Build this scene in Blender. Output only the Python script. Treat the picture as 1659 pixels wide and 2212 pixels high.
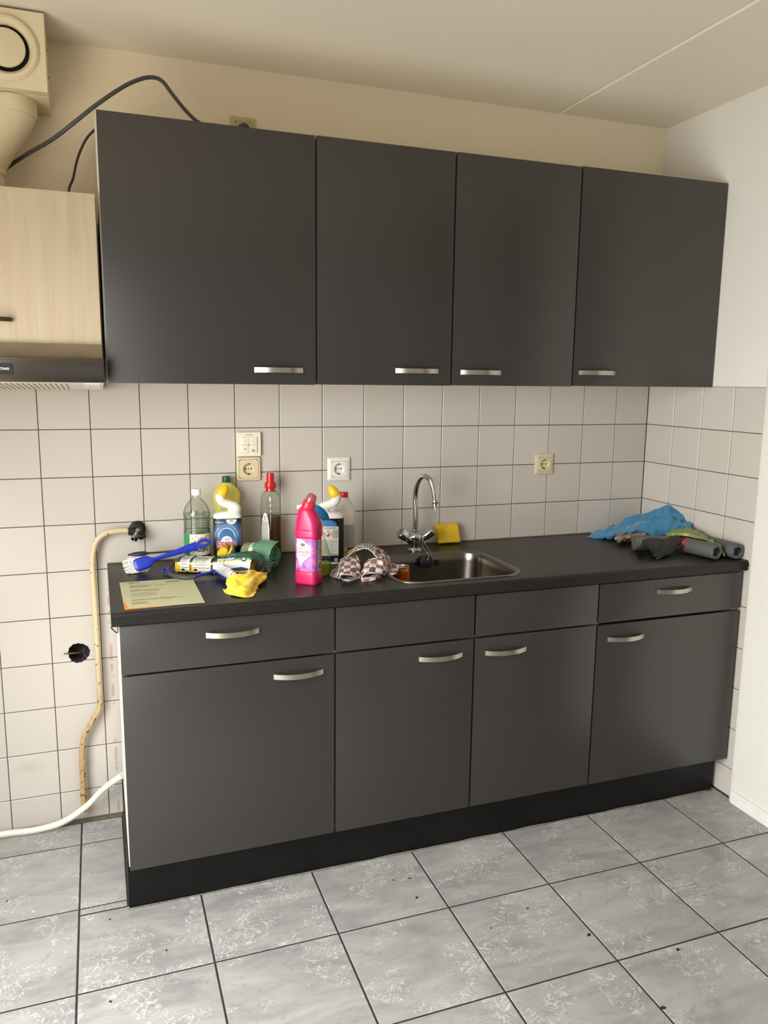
import bpy, bmesh, math, random
import numpy as np
from mathutils import Vector, Matrix, noise as mnoise
random.seed(7)
PI = math.pi
for o in list(bpy.data.objects): bpy.data.objects.remove(o)
SC = bpy.context.scene
COL = SC.collection

# ------------------------------------------------------------------ camera
FPX = 1700.54
CAM = Vector((-2.10685, -2.66885, 1.48851))
RX = Vector((0.94032615, -0.34007577, 0.01162755))      # image right
RD = Vector((-0.04536618, -0.15915926, -0.98621004))    # image down
RF = Vector((0.33723677, 0.92683159, -0.16508956))      # forward
cd = bpy.data.cameras.new('camera'); cam = bpy.data.objects.new('camera', cd); COL.objects.link(cam)
cd.sensor_fit = 'HORIZONTAL'; cd.sensor_width = 36.0; cd.lens = FPX / 1659 * 36.0; cd.clip_start = 0.05
m = Matrix.Identity(4)
for i in range(3):
    m[i][0] = RX[i]; m[i][1] = -RD[i]; m[i][2] = -RF[i]; m[i][3] = CAM[i]
cam.matrix_world = m
SC.camera = cam

# ------------------------------------------------------------------ world, lights, exposure
SC.view_settings.view_transform = 'Standard'; SC.view_settings.look = 'None'
SC.view_settings.gamma = 1.0; SC.view_settings.use_curve_mapping = False
SC.view_settings.exposure = 0.0
w = bpy.data.worlds.new('world'); SC.world = w; w.use_nodes = True
w.node_tree.nodes['Background'].inputs[0].default_value = (0.75, 0.86, 1.0, 1)
w.node_tree.nodes['Background'].inputs[1].default_value = 0.6
ROOM_X0, ROOM_Y0, CEIL = -3.25, -4.3, 2.452
def area(name, loc, target, sx, sy, power, color):
    l = bpy.data.lights.new(name, 'AREA'); l.shape = 'RECTANGLE'; l.size = sx; l.size_y = sy
    l.energy = power; l.color = color
    o = bpy.data.objects.new(name, l); COL.objects.link(o); o.location = loc
    o.rotation_euler = (Vector(target) - Vector(loc)).to_track_quat('-Z', 'Y').to_euler()
    return o
# daylight through the glazed balcony door in the left wall, falling in from the sky
win = area('window_daylight', (ROOM_X0 + 0.10, -1.80, 1.20), (-1.60, -1.60, -0.3), 1.5, 1.75, 80, (0.955, 0.985, 1.0))
win.data.spread = math.radians(150)
# added warm fill in the same opening, aimed up to brighten ceiling and upper walls
up_fill = area('added_upward_fill', (ROOM_X0 + 0.11, -1.80, 1.15), (-1.2, -1.45, 2.3), 1.5, 1.75, 40, (1.0, 0.91, 0.78))

# ------------------------------------------------------------------ helpers
def lin(c):
    return tuple(((v / 255) / 12.92 if v / 255 <= 0.04045 else ((v / 255 + 0.055) / 1.055) ** 2.4) for v in c) + (1.0,)
MATS = {}
def M(name, rgb=(200, 200, 200), rough=0.5, metal=0.0, spec=0.5, var=0.0, vscale=40.0, bump=0.0, bscale=200.0, coat=0.0, sheen=0.0, sub=0.0):
    """principled material with optional procedural colour variation and fine relief"""
    if name in MATS: return MATS[name]
    mt = bpy.data.materials.new(name); mt.use_nodes = True
    nt = mt.node_tree; b = nt.nodes['Principled BSDF']
    b.inputs['Base Color'].default_value = lin(rgb); b.inputs['Roughness'].default_value = rough
    b.inputs['Metallic'].default_value = metal; b.inputs['Specular IOR Level'].default_value = spec
    b.inputs['Coat Weight'].default_value = coat
    b.inputs['Sheen Weight'].default_value = sheen
    b.inputs['Subsurface Weight'].default_value = sub
    if sub: b.inputs['Subsurface Scale'].default_value = 0.01
    tc = nt.nodes.new('ShaderNodeTexCoord')
    if var:
        n = nt.nodes.new('ShaderNodeTexNoise'); n.inputs['Scale'].default_value = vscale; n.inputs['Detail'].default_value = 5
        nt.links.new(tc.outputs['Object'], n.inputs['Vector'])
        r = nt.nodes.new('ShaderNodeValToRGB')
        L = lin(rgb)
        r.color_ramp.elements[0].position = 0.3; r.color_ramp.elements[1].position = 0.7
        r.color_ramp.elements[0].color = tuple(max(0, v * (1 - var)) for v in L[:3]) + (1,)
        r.color_ramp.elements[1].color = tuple(min(1, v * (1 + var)) for v in L[:3]) + (1,)
        nt.links.new(n.outputs['Fac'], r.inputs['Fac']); nt.links.new(r.outputs['Color'], b.inputs['Base Color'])
    if bump:
        n2 = nt.nodes.new('ShaderNodeTexNoise'); n2.inputs['Scale'].default_value = bscale; n2.inputs['Detail'].default_value = 3
        nt.links.new(tc.outputs['Object'], n2.inputs['Vector'])
        bp = nt.nodes.new('ShaderNodeBump'); bp.inputs['Strength'].default_value = bump; bp.inputs['Distance'].default_value = 0.002
        nt.links.new(n2.outputs['Fac'], bp.inputs['Height']); nt.links.new(bp.outputs['Normal'], b.inputs['Normal'])
    MATS[name] = mt
    return mt
def clear_mat(name, tint, gloss=0.06, rough=0.03, body=None, bodyfac=0.0, rim=0.55):
    """thin clear plastic or liquid: tinted see-through plus a fresnel reflection, optionally a milky share"""
    if name in MATS: return MATS[name]
    mt = bpy.data.materials.new(name); mt.use_nodes = True; nt = mt.node_tree
    nt.nodes.remove(nt.nodes['Principled BSDF']); out = nt.nodes['Material Output']
    tr = nt.nodes.new('ShaderNodeBsdfTransparent'); L = lin(tint)
    lf = nt.nodes.new('ShaderNodeLayerWeight'); lf.inputs['Blend'].default_value = 0.5
    rp = nt.nodes.new('ShaderNodeValToRGB'); nt.links.new(lf.outputs['Facing'], rp.inputs['Fac']); nt.links.new(rp.outputs['Color'], tr.inputs[0])
    rp.color_ramp.elements[0].position = 0.35; rp.color_ramp.elements[0].color = L
    rp.color_ramp.elements[1].position = 0.98; rp.color_ramp.elements[1].color = tuple(v * rim for v in L[:3]) + (1,)
    gl = nt.nodes.new('ShaderNodeBsdfGlossy'); gl.inputs['Roughness'].default_value = rough
    lw = nt.nodes.new('ShaderNodeLayerWeight'); lw.inputs['Blend'].default_value = 0.5
    pw = nt.nodes.new('ShaderNodeMath'); pw.operation = 'POWER'; pw.inputs[1].default_value = 4.0; nt.links.new(lw.outputs['Facing'], pw.inputs[0])
    ad = nt.nodes.new('ShaderNodeMath'); ad.operation = 'MULTIPLY_ADD'; ad.inputs[1].default_value = 0.55; ad.inputs[2].default_value = gloss; ad.use_clamp = True
    nt.links.new(pw.outputs[0], ad.inputs[0])
    mx = nt.nodes.new('ShaderNodeMixShader'); nt.links.new(ad.outputs[0], mx.inputs[0])
    first = tr.outputs[0]
    if body:
        df = nt.nodes.new('ShaderNodeBsdfDiffuse'); df.inputs[0].default_value = lin(body)
        tl = nt.nodes.new('ShaderNodeBsdfTranslucent'); tl.inputs[0].default_value = lin(body)
        m1 = nt.nodes.new('ShaderNodeMixShader'); m1.inputs[0].default_value = 0.5
        nt.links.new(df.outputs[0], m1.inputs[1]); nt.links.new(tl.outputs[0], m1.inputs[2])
        m2 = nt.nodes.new('ShaderNodeMixShader'); m2.inputs[0].default_value = bodyfac
        nt.links.new(tr.outputs[0], m2.inputs[1]); nt.links.new(m1.outputs[0], m2.inputs[2]); first = m2.outputs[0]
    nt.links.new(first, mx.inputs[1]); nt.links.new(gl.outputs[0], mx.inputs[2]); nt.links.new(mx.outputs[0], out.inputs[0])
    MATS[name] = mt
    return mt

def ray(u, v): return RX * ((u - 829.5) / FPX) + RD * ((v - 1106) / FPX) + RF
def aty(u, v, y):
    d = ray(u, v); return CAM + d * ((y - CAM.y) / d.y)
def atz(u, v, z):
    d = ray(u, v); return CAM + d * ((z - CAM.z) / d.z)

def obj(name, me, mat=None, parent=None, loc=None, smooth=None):
    if isinstance(me, bmesh.types.BMesh):
        bm = me; me = bpy.data.meshes.new(name)
        bmesh.ops.recalc_face_normals(bm, faces=bm.faces[:]); bm.to_mesh(me); bm.free()
    o = bpy.data.objects.new(name, me); COL.objects.link(o)
    if mat is not None:
        me.materials.clear()
        for q in (mat if isinstance(mat, (list, tuple)) else [mat]): me.materials.append(q)
    if parent is not None: o.parent = parent
    if loc is not None: o.location = loc
    if smooth:
        me.polygons.foreach_set('use_smooth', [True] * len(me.polygons))
        if smooth != 'all': me.set_sharp_from_angle(angle=math.radians(smooth if smooth > 1 else 40))
    return o
def tag(o, label=None, cat=None, group=None, kind=None):
    if label: o['label'] = label
    if cat: o['category'] = cat
    if group: o['group'] = group
    if kind: o['kind'] = kind
    return o
def thing(name, label, cat, loc=(0, 0, 0), rz=0.0, group=None):
    o = bpy.data.objects.new(name, None); COL.objects.link(o); o.location = loc; o.rotation_euler = (0, 0, rz)
    o.empty_display_size = 0.02
    return tag(o, label, cat, group)
def box(bm, x0, x1, y0, y1, z0, z1, bev=0.0, seg=2):
    r = bmesh.ops.create_cube(bm, size=1.0)
    for v in r['verts']:
        v.co = Vector((x0 + (v.co.x + .5) * (x1 - x0), y0 + (v.co.y + .5) * (y1 - y0), z0 + (v.co.z + .5) * (z1 - z0)))
    if bev:
        es = list({e for v in r['verts'] for e in v.link_edges})
        bmesh.ops.bevel(bm, geom=es, offset=bev, segments=seg, profile=0.6, affect='EDGES')
    return bm
def B(x0, x1, y0, y1, z0, z1, bev=0.0, seg=2): return box(bmesh.new(), x0, x1, y0, y1, z0, z1, bev, seg)
def cr(pts, n=8, closed=False):
    """catmull-rom through points (tuples of any length)"""
    P = [np.array(p, float) for p in pts]; out = []
    k = len(P); rng = range(k if closed else k - 1)
    for i in rng:
        p1, p2 = P[i], P[(i + 1) % k]
        p0 = P[i - 1] if (i > 0 or closed) else 2 * p1 - p2
        p3 = P[(i + 2) % k] if (i + 2 < k or closed) else 2 * p2 - p1
        for j in range(n):
            t = j / n
            out.append(0.5 * (2 * p1 + (p2 - p0) * t + (2 * p0 - 5 * p1 + 4 * p2 - p3) * t * t + (3 * p1 - p0 - 3 * p2 + p3) * t ** 3))
    if not closed: out.append(P[-1])
    return out
def rings_mesh(bm, rings, caps=True, closed=True):
    R = [[bm.verts.new(p) for p in r] for r in rings]
    n = len(R[0])
    for a, b in zip(R, R[1:]):
        for i in range(n if closed else n - 1):
            bm.faces.new((a[i], a[(i + 1) % n], b[(i + 1) % n], b[i]))
    if caps:
        bm.faces.new(R[0][::-1]); bm.faces.new(R[-1])
    return bm
def tube(bm, pts, rad, n=12, sub=6, caps=True, flat=1.0, up=(0, 0, 1)):
    """round (or flattened) tube along a smooth path; rad a number or one per point"""
    rr = rad if isinstance(rad, (list, tuple)) else [rad] * len(pts)
    Q = cr([tuple(p) + (r,) for p, r in zip(pts, rr)], sub) if sub > 1 else [np.array(tuple(p) + (r,)) for p, r in zip(pts, rr)]
    rings = []; prev = None
    for i, q in enumerate(Q):
        a = Q[max(0, i - 1)][:3]; b = Q[min(len(Q) - 1, i + 1)][:3]
        t = Vector(b - a).normalized()
        if prev is None:
            u = Vector(up); u = (u - t * u.dot(t))
            if u.length < 1e-3: u = Vector((1, 0, 0)); u = u - t * u.dot(t)
            u.normalize()
        else:
            u = (prev - t * prev.dot(t)).normalized()
        prev = u; s = t.cross(u); c = Vector(q[:3])
        rings.append([c + (u * math.cos(k * 2 * PI / n) * flat + s * math.sin(k * 2 * PI / n)) * q[3] for k in range(n)])
    return rings_mesh(bm, rings, caps)
def lathe(bm, prof, n=32, axis=None, center=(0, 0, 0), caps=True):
    """prof: list of (r, h); axis direction of h"""
    ax = Vector(axis or (0, 0, 1)).normalized(); u = ax.orthogonal().normalized(); s = ax.cross(u); c = Vector(center)
    rings = [[c + ax * h + (u * math.cos(k * 2 * PI / n) + s * math.sin(k * 2 * PI / n)) * max(r, 1e-5) for k in range(n)] for r, h in prof]
    return rings_mesh(bm, rings, caps)
def rrect(cx, cy, w, h, r, z, n=6):
    pts = []
    for sx, sy, a0 in ((1, 1, 0), (-1, 1, PI / 2), (-1, -1, PI), (1, -1, 1.5 * PI)):
        for k in range(n + 1):
            a = a0 + k * PI / 2 / n
            pts.append(Vector((cx + sx * (w / 2 - r) + r * math.cos(a), cy + sy * (h / 2 - r) + r * math.sin(a), z)))
    return pts
def prism(bm, pts2, y0, y1):
    """polygon in (x,z) extruded from y0 to y1"""
    a = [bm.verts.new((x, y0, z)) for x, z in pts2]; b = [bm.verts.new((x, y1, z)) for x, z in pts2]
    n = len(a); bm.faces.new(a); bm.faces.new(b[::-1])
    for i in range(n): bm.faces.new((a[i], b[i], b[(i + 1) % n], a[(i + 1) % n]))
    return bm

TXT = {}
def text_tris(s, size, align='LEFT', bold=0.0, shear=0.0):
    """flat lettering as a list of triangles in (x,y)"""
    key = (s, size, align, bold, shear)
    if key in TXT: return TXT[key]
    cu = bpy.data.curves.new('lettering', 'FONT'); cu.body = s; cu.size = size; cu.align_x = align; cu.offset = bold * size; cu.shear = shear
    cu.resolution_u = 3
    o = bpy.data.objects.new('lettering', cu); me = o.to_mesh()
    me.calc_loop_triangles()
    V = [(v.co.x, v.co.y) for v in me.vertices]
    T = [tuple(V[i] for i in t.vertices) for t in me.loop_triangles]
    o.to_mesh_clear(); bpy.data.objects.remove(o); bpy.data.curves.remove(cu)
    TXT[key] = T
    return T
def tris_mesh(bm, T, f):
    for t in T:
        try: bm.faces.new([bm.verts.new(f(x, y)) for x, y in t])
        except ValueError: pass
    return bm
def rect_tris(x0, x1, y0, y1): return [((x0, y0), (x1, y0), (x1, y1)), ((x0, y0), (x1, y1), (x0, y1))]
def print_lines(x0, x1, y0, y1, n, fill=0.45, seed=1, ragged=0.25):
    """fine print too small to read: word-like dashes in rows"""
    r = random.Random(seed); T = []
    for i in range(n):
        y = y1 - (y1 - y0) * (i + .5) / n; h = (y1 - y0) / n * fill / 2
        x = x0; end = x1 - (x1 - x0) * (r.random() * ragged)
        while x < end:
            wd = min((x1 - x0) * (0.05 + 0.12 * r.random()), end - x)
            T += rect_tris(x, x + wd, y - h, y + h); x += wd + (x1 - x0) * 0.02
    return T

# ------------------------------------------------------------------ bottle bodies
class Body:
    """upright container: sections (z, rx, ry, power, cx); the front is -y"""
    def __init__(s, secs, sub=5, n=56):
        s.n = n
        s.Q = [q for q in cr(secs, sub)] if sub > 1 else [np.array(q, float) for q in secs]
    def ring(s, q, off=0.0, n=None):
        n = n or s.n; out = []
        z, rx, ry, p, cx = q
        for k in range(n):
            a = 2 * PI * k / n; c, d = math.cos(a), math.sin(a)
            out.append(Vector((cx + (rx + off) * math.copysign(abs(c) ** (2 / p), c), (ry + off) * math.copysign(abs(d) ** (2 / p), d), z)))
        return out
    def mesh(s, off=0.0, z0=None, z1=None):
        bm = bmesh.new(); Q = s.Q
        if z0 is not None: Q = [q for q in Q if z0 <= q[0] <= z1]; Q = [s.at(z0)] + Q + [s.at(z1)]
        rings_mesh(bm, [s.ring(q, off) for q in Q]); return bm
    def at(s, z):
        Q = s.Q
        for a, b in zip(Q, Q[1:]):
            if a[0] <= z <= b[0] and b[0] > a[0]:
                t = (z - a[0]) / (b[0] - a[0]); r = a * (1 - t) + b * t; r[0] = z; return r
        r = (Q[0] if z < Q[0][0] else Q[-1]).copy(); r[0] = z; return r
    def surf(s, arc, z, off, start=-PI / 2):
        """point at arc length (metres to the right of the front middle) on the ring at height z"""
        q = s.at(z); N = 240
        key = (round(float(q[1]), 4), round(float(q[2]), 4), round(float(q[3]), 2))
        if not hasattr(s, 'tab'): s.tab = {}
        if key not in s.tab:
            P = s.ring((0, q[1], q[2], q[3], 0), 0, N)
            k0 = int(round(start / (2 * PI) * N)) % N
            cum = [0.0]
            for i in range(N): cum.append(cum[-1] + (P[(k0 + i + 1) % N] - P[(k0 + i) % N]).length)
            s.tab[key] = (P, k0, cum)
        P, k0, cum = s.tab[key]
        L = cum[-1]; t = arc % L
        i = int(np.searchsorted(cum, t) - 1); i = max(0, min(N - 1, i)); f = (t - cum[i]) / max(1e-9, cum[i + 1] - cum[i])
        a, b = P[(k0 + i) % N], P[(k0 + i + 1) % N]
        p = a.lerp(b, f); tg = (b - a).normalized(); nr = Vector((tg.y, -tg.x, 0))
        return Vector((p.x + q[4], p.y, z)) + nr * off
    def patch(s, a0, a1, z0, z1, off=0.0006, nu=40, nv=12):
        bm = bmesh.new()
        V = [[bm.verts.new(s.surf(a0 + (a1 - a0) * i / nu, z0 + (z1 - z0) * j / nv, off)) for i in range(nu + 1)] for j in range(nv + 1)]
        for j in range(nv):
            for i in range(nu): bm.faces.new((V[j][i], V[j][i + 1], V[j + 1][i + 1], V[j + 1][i]))
        return bm
    def ink(s, T, ax, az, off=0.0010):
        bm = bmesh.new()
        return tris_mesh(bm, T, lambda x, y: s.surf(ax + x, az + y, off))
def split_tris(T, mx):
    """cut long triangles so that print follows a curved face"""
    out = []; st = list(T)
    while st:
        a, b, c = st.pop()
        L = [(abs(a[0] - b[0]), 0), (abs(b[0] - c[0]), 1), (abs(c[0] - a[0]), 2)]
        d, i = max(L)
        if d <= mx: out.append((a, b, c)); continue
        p, q, r = ((a, b, c), (b, c, a), (c, a, b))[i]
        h = ((p[0] + q[0]) / 2, (p[1] + q[1]) / 2)
        st += [(p, h, r), (h, q, r)]
    return out
def poly_tris(P): return [(P[0], P[i], P[i + 1]) for i in range(1, len(P) - 1)]

def sheet(nets, res=8, thick=0.0015, amp=0.0, fscale=30.0, uvs=1.0, seed=0, folds=(), zmin=None):
    """cloth or film: smooth surfaces through nets of points, wrinkled, with thickness and uv in metres"""
    bm = bmesh.new(); uvl = bm.loops.layers.uv.new('uv')
    for ni, net in enumerate(nets):
        uoff = 0.0
        if isinstance(net, tuple) and isinstance(net[1], (int, float)): net, uoff = net
        rows = [cr([tuple(p) for p in row], res) for row in net]
        cols = list(zip(*rows)); G = [cr([tuple(p) for p in c], res) for c in cols]      # G[u][v]
        nu, nv = len(G), len(G[0])
        ul = [0.0]; mid = nv // 2
        for i in range(1, nu): ul.append(ul[-1] + float(np.linalg.norm(G[i][mid] - G[i - 1][mid])))
        vl = [0.0]; mu = nu // 2
        for j in range(1, nv): vl.append(vl[-1] + float(np.linalg.norm(G[mu][j] - G[mu][j - 1])))
        nrm = [[None] * nv for _ in range(nu)]
        for i in range(nu):
            for j in range(nv):
                a = Vector(G[min(i + 1, nu - 1)][j] - G[max(i - 1, 0)][j]); b = Vector(G[i][min(j + 1, nv - 1)] - G[i][max(j - 1, 0)])
                n_ = a.cross(b); nrm[i][j] = n_.normalized() if n_.length > 1e-9 else Vector((0, 0, 1))
        T_, B_ = [], []
        for i in range(nu):
            ra, rb = [], []
            for j in range(nv):
                p = Vector(G[i][j]); n_ = nrm[i][j]
                q = p * fscale + Vector((seed * 3.1, ni * 5.7, seed))
                d = amp * (mnoise.noise(q) + 0.5 * mnoise.noise(q * 2.3) - 0.8 * abs(mnoise.noise(q * 0.8 + Vector((9, 2, 4)))))
                for k, (an, fr_, am, st) in enumerate(folds):
                    cs, sn = math.cos(an), math.sin(an); a1 = ul[i] * cs + vl[j] * sn; a2 = -ul[i] * sn + vl[j] * cs
                    wv_ = mnoise.noise(Vector((a1 * fr_ * .4, a2 * fr_ * .4, seed + k * 7.3))) * .6
                    d += am * (0.55 - 1.6 * abs(mnoise.noise(Vector((a1 * fr_ + wv_, a2 * fr_ * st, seed * 1.7 + k * 3.1 + ni)))))
                p = p + n_ * d
                if zmin is not None: p.z = max(p.z, zmin + thick / 2)
                ra.append(bm.verts.new(p + n_ * thick / 2)); rb.append(bm.verts.new(p - n_ * thick / 2))
            T_.append(ra); B_.append(rb)
        def quad(vs, uv):
            f = bm.faces.new(vs); f.smooth = True
            for l, (x, y) in zip(f.loops, uv): l[uvl].uv = (x * uvs + uoff, y * uvs)
        for i in range(nu - 1):
            for j in range(nv - 1):
                uv = ((ul[i], vl[j]), (ul[i + 1], vl[j]), (ul[i + 1], vl[j + 1]), (ul[i], vl[j + 1]))
                quad((T_[i][j], T_[i + 1][j], T_[i + 1][j + 1], T_[i][j + 1]), uv)
                quad((B_[i][j], B_[i][j + 1], B_[i + 1][j + 1], B_[i + 1][j]), (uv[0], uv[3], uv[2], uv[1]))
        ed = [(0, j) for j in range(nv)] + [(i, nv - 1) for i in range(1, nu)] + [(nu - 1, j) for j in range(nv - 2, -1, -1)] + [(i, 0) for i in range(nu - 2, 0, -1)]
        for a, b in zip(ed, ed[1:] + ed[:1]):
            quad((T_[a[0]][a[1]], T_[b[0]][b[1]], B_[b[0]][b[1]], B_[a[0]][a[1]]), ((-1, -1),) * 4)
    return bm
def mesh_keep(bm, name):
    me = bpy.data.meshes.new(name); bm.to_mesh(me); bm.free(); return me

# ------------------------------------------------------------------ special materials
def nodes_mat(name):
    mt = bpy.data.materials.new(name); mt.use_nodes = True; nt = mt.node_tree; MATS[name] = mt
    return mt, nt, nt.nodes['Principled BSDF']
def ramp(nt, src, stops):
    r = nt.nodes.new('ShaderNodeValToRGB'); e = r.color_ramp.elements
    while len(e) < len(stops): e.new(0.5)
    for q, (p, c) in zip(e, stops): q.position = p; q.color = c if len(c) == 4 else lin(c)
    nt.links.new(src, r.inputs['Fac']); return r.outputs['Color']
def nz(nt, vec, scale, detail=4, dist=0.0, rough=0.5):
    n = nt.nodes.new('ShaderNodeTexNoise'); n.inputs['Scale'].default_value = scale; n.inputs['Detail'].default_value = detail
    n.inputs['Distortion'].default_value = dist; n.inputs['Roughness'].default_value = rough
    if vec is not None: nt.links.new(vec, n.inputs['Vector'])
    return n.outputs['Fac']
def mixc(nt, fac, a, b, mode='MIX'):
    x = nt.nodes.new('ShaderNodeMix'); x.data_type = 'RGBA'; x.blend_type = mode
    for s, v in ((x.inputs['Factor'], fac), (x.inputs['A'], a), (x.inputs['B'], b)):
        if hasattr(v, 'links'): nt.links.new(v, s)
        else: s.default_value = v
    return x.outputs['Result']
def mth(nt, op, a, b=None):
    x = nt.nodes.new('ShaderNodeMath'); x.operation = op
    for s, v in zip(x.inputs, (a, b)):
        if v is None: continue
        if hasattr(v, 'links'): nt.links.new(v, s)
        else: s.default_value = v
    return x.outputs[0]
def bumpn(nt, b, h, strength, dist):
    p = nt.nodes.new('ShaderNodeBump'); p.inputs['Strength'].default_value = strength; p.inputs['Distance'].default_value = dist
    nt.links.new(h, p.inputs['Height']); nt.links.new(p.outputs['Normal'], b.inputs['Normal'])

# marbled grey floor tile
mt, nt, b = nodes_mat('floor_tile')
g = nt.nodes.new('ShaderNodeNewGeometry'); oi = nt.nodes.new('ShaderNodeObjectInfo')
va = nt.nodes.new('ShaderNodeVectorMath'); va.operation = 'MULTIPLY_ADD'
cx = nt.nodes.new('ShaderNodeCombineXYZ'); nt.links.new(oi.outputs['Random'], cx.inputs[0]); nt.links.new(oi.outputs['Random'], cx.inputs[2])
va.inputs[1].default_value = (37, 11, 23); nt.links.new(cx.outputs[0], va.inputs[0]); nt.links.new(g.outputs['Position'], va.inputs[2])
V = va.outputs[0]
mp = nt.nodes.new('ShaderNodeMapping'); mp.inputs['Rotation'].default_value = (0, 0, 0.6); mp.inputs['Scale'].default_value = (1.0, 2.6, 1.0); nt.links.new(V, mp.inputs[0])
cloud = ramp(nt, nz(nt, mp.outputs[0], 5.0, 8, 0.6, 0.62), [(0.34, (140, 138, 136)), (0.52, (159, 156, 152)), (0.70, (172, 169, 164))])
vn = mth(nt, 'ABSOLUTE', mth(nt, 'SUBTRACT', nz(nt, V, 15.0, 3, 2.6, 0.55), 0.5))
vein = mth(nt, 'LESS_THAN', vn, 0.012)
mask = mth(nt, 'GREATER_THAN', nz(nt, V, 7.0, 3, 0.3), 0.53)
speck = mth(nt, 'GREATER_THAN', nz(nt, V, 60.0, 4, 1.0), 0.64)
wv = mth(nt, 'MULTIPLY', mth(nt, 'MAXIMUM', vein, mth(nt, 'MULTIPLY', speck, 0.55)), mask)
dv = mth(nt, 'LESS_THAN', mth(nt, 'ABSOLUTE', mth(nt, 'SUBTRACT', nz(nt, mp.outputs[0], 4.2, 5, 1.2, 0.6), 0.5)), 0.006)
c1 = mixc(nt, mth(nt, 'MULTIPLY', dv, 0.5), cloud, lin((126, 127, 131)))
c2 = mixc(nt, mth(nt, 'MULTIPLY', wv, 0.55), c1, lin((222, 222, 219)))
nt.links.new(c2, b.inputs['Base Color']); b.inputs['Roughness'].default_value = 0.36
bumpn(nt, b, mth(nt, 'ADD', mth(nt, 'MULTIPLY', wv, 0.5), nz(nt, V, 30, 4)), 0.25, 0.002)

# glazed wall tile, a breath of tone difference from tile to tile
mt, nt, b = nodes_mat('wall_tile')
g = nt.nodes.new('ShaderNodeNewGeometry'); oi = nt.nodes.new('ShaderNodeObjectInfo')
tcol = ramp(nt, oi.outputs['Random'], [(0.0, (195, 187, 177)), (1.0, (201, 193, 184))])
sp_ = nt.nodes.new('ShaderNodeSeparateXYZ'); nt.links.new(g.outputs['Position'], sp_.inputs[0])
def band_(v, c, w_): return mth(nt, 'MAXIMUM', mth(nt, 'SUBTRACT', 1.0, mth(nt, 'DIVIDE', mth(nt, 'ABSOLUTE', mth(nt, 'SUBTRACT', v, c)), w_)), 0.0)
blot = nz(nt, g.outputs['Position'], 26, 5, 0.6)
rust = mth(nt, 'MULTIPLY', mth(nt, 'MULTIPLY', band_(sp_.outputs[0], -2.098, .007), mth(nt, 'LESS_THAN', sp_.outputs[2], .80)), mth(nt, 'GREATER_THAN', blot, .54))
tcol = mixc(nt, mth(nt, 'MULTIPLY', rust, .55), tcol, lin((150, 108, 62)))
smear = mth(nt, 'MULTIPLY', mth(nt, 'MULTIPLY', band_(sp_.outputs[0], -2.37, .055), band_(sp_.outputs[2], .215, .028)), blot)
tcol = mixc(nt, mth(nt, 'MULTIPLY', smear, .9), tcol, lin((176, 158, 116)))
drip = mth(nt, 'MULTIPLY', mth(nt, 'MULTIPLY', band_(sp_.outputs[0], -2.20, .035), band_(sp_.outputs[2], .12, .22)), blot)
tcol = mixc(nt, mth(nt, 'MULTIPLY', drip, .55), tcol, lin((160, 134, 88)))
nt.links.new(tcol, b.inputs['Base Color'])
b.inputs['Roughness'].default_value = 0.22; b.inputs['Specular IOR Level'].default_value = 0.45
bumpn(nt, b, nz(nt, g.outputs['Position'], 14, 2), 0.12, 0.004)

def plaster(name, rgb, strength=0.35):
    mt, nt, b = nodes_mat(name); g = nt.nodes.new('ShaderNodeNewGeometry'); P = g.outputs['Position']
    nt.links.new(mixc(nt, nz(nt, P, 2.0, 4), lin(rgb), lin(tuple(v * 0.965 for v in rgb))), b.inputs['Base Color'])
    b.inputs['Roughness'].default_value = 0.85; b.inputs['Specular IOR Level'].default_value = 0.2
    bumpn(nt, b, mth(nt, 'ADD', nz(nt, P, 150, 3), nz(nt, P, 40, 3)), strength, 0.002)
    return mt
MP_BACK = plaster('cream_plaster', (250, 236, 209)); MP_RIGHT = plaster('white_plaster', (230, 226, 217)); MP_REAR = plaster('dark_room_tone', (92, 80, 68)); MP_CEIL = plaster('ceiling_paint', (238, 230, 214), 0.22)  # unseen walls toned dark, so the cabinet doors reflect an unlit room
M_GROUT = M('dark_grout', (62, 50, 46), 0.9, var=0.3, vscale=60, bump=0.4)
M_FGROUT = M('floor_grout', (44, 40, 42), 0.9, var=0.3, vscale=50, bump=0.4)

# dark laminate door fronts and worktop
def laminate(name, rgb, rough, streak=0.0, sp=0.5):
    mt, nt, b = nodes_mat(name); g = nt.nodes.new('ShaderNodeNewGeometry'); P = g.outputs['Position']
    f = nz(nt, P, 420, 2)
    if streak:
        mp = nt.nodes.new('ShaderNodeMapping'); mp.inputs['Scale'].default_value = (0.25, 1, 1); nt.links.new(P, mp.inputs[0])
        f = nz(nt, mp.outputs[0], 160, 6, 0.4, 0.7)
    L = lin(rgb); k = 0.10 + streak
    nt.links.new(ramp(nt, f, [(0.3, tuple(v * (1 - k) for v in L[:3]) + (1,)), (0.7, tuple(v * (1 + k) for v in L[:3]) + (1,))]), b.inputs['Base Color'])
    b.inputs['Roughness'].default_value = rough; b.inputs['Specular IOR Level'].default_value = sp
    bumpn(nt, b, nz(nt, P, 700, 2), 0.12, 0.0006)
    return mt
M_FRONT = laminate('anthracite_front', (41, 37, 34), 0.38, sp=0.9)
M_TOP = laminate('worktop_slate', (33, 30, 28), 0.36, 0.22, 0.3)
M_CARC = M('carcass_white', (226, 220, 206), 0.5, var=0.04, vscale=30)
M_PLINTH = M('plinth_black', (10, 10, 11), 0.4, spec=0.3, var=0.2, vscale=30, bump=0.08)
mt, nt, b = nodes_mat('brushed_nickel'); tc = nt.nodes.new('ShaderNodeTexCoord')
mp = nt.nodes.new('ShaderNodeMapping'); mp.inputs['Scale'].default_value = (4, 4, 900); nt.links.new(tc.outputs['Object'], mp.inputs[0])
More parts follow.
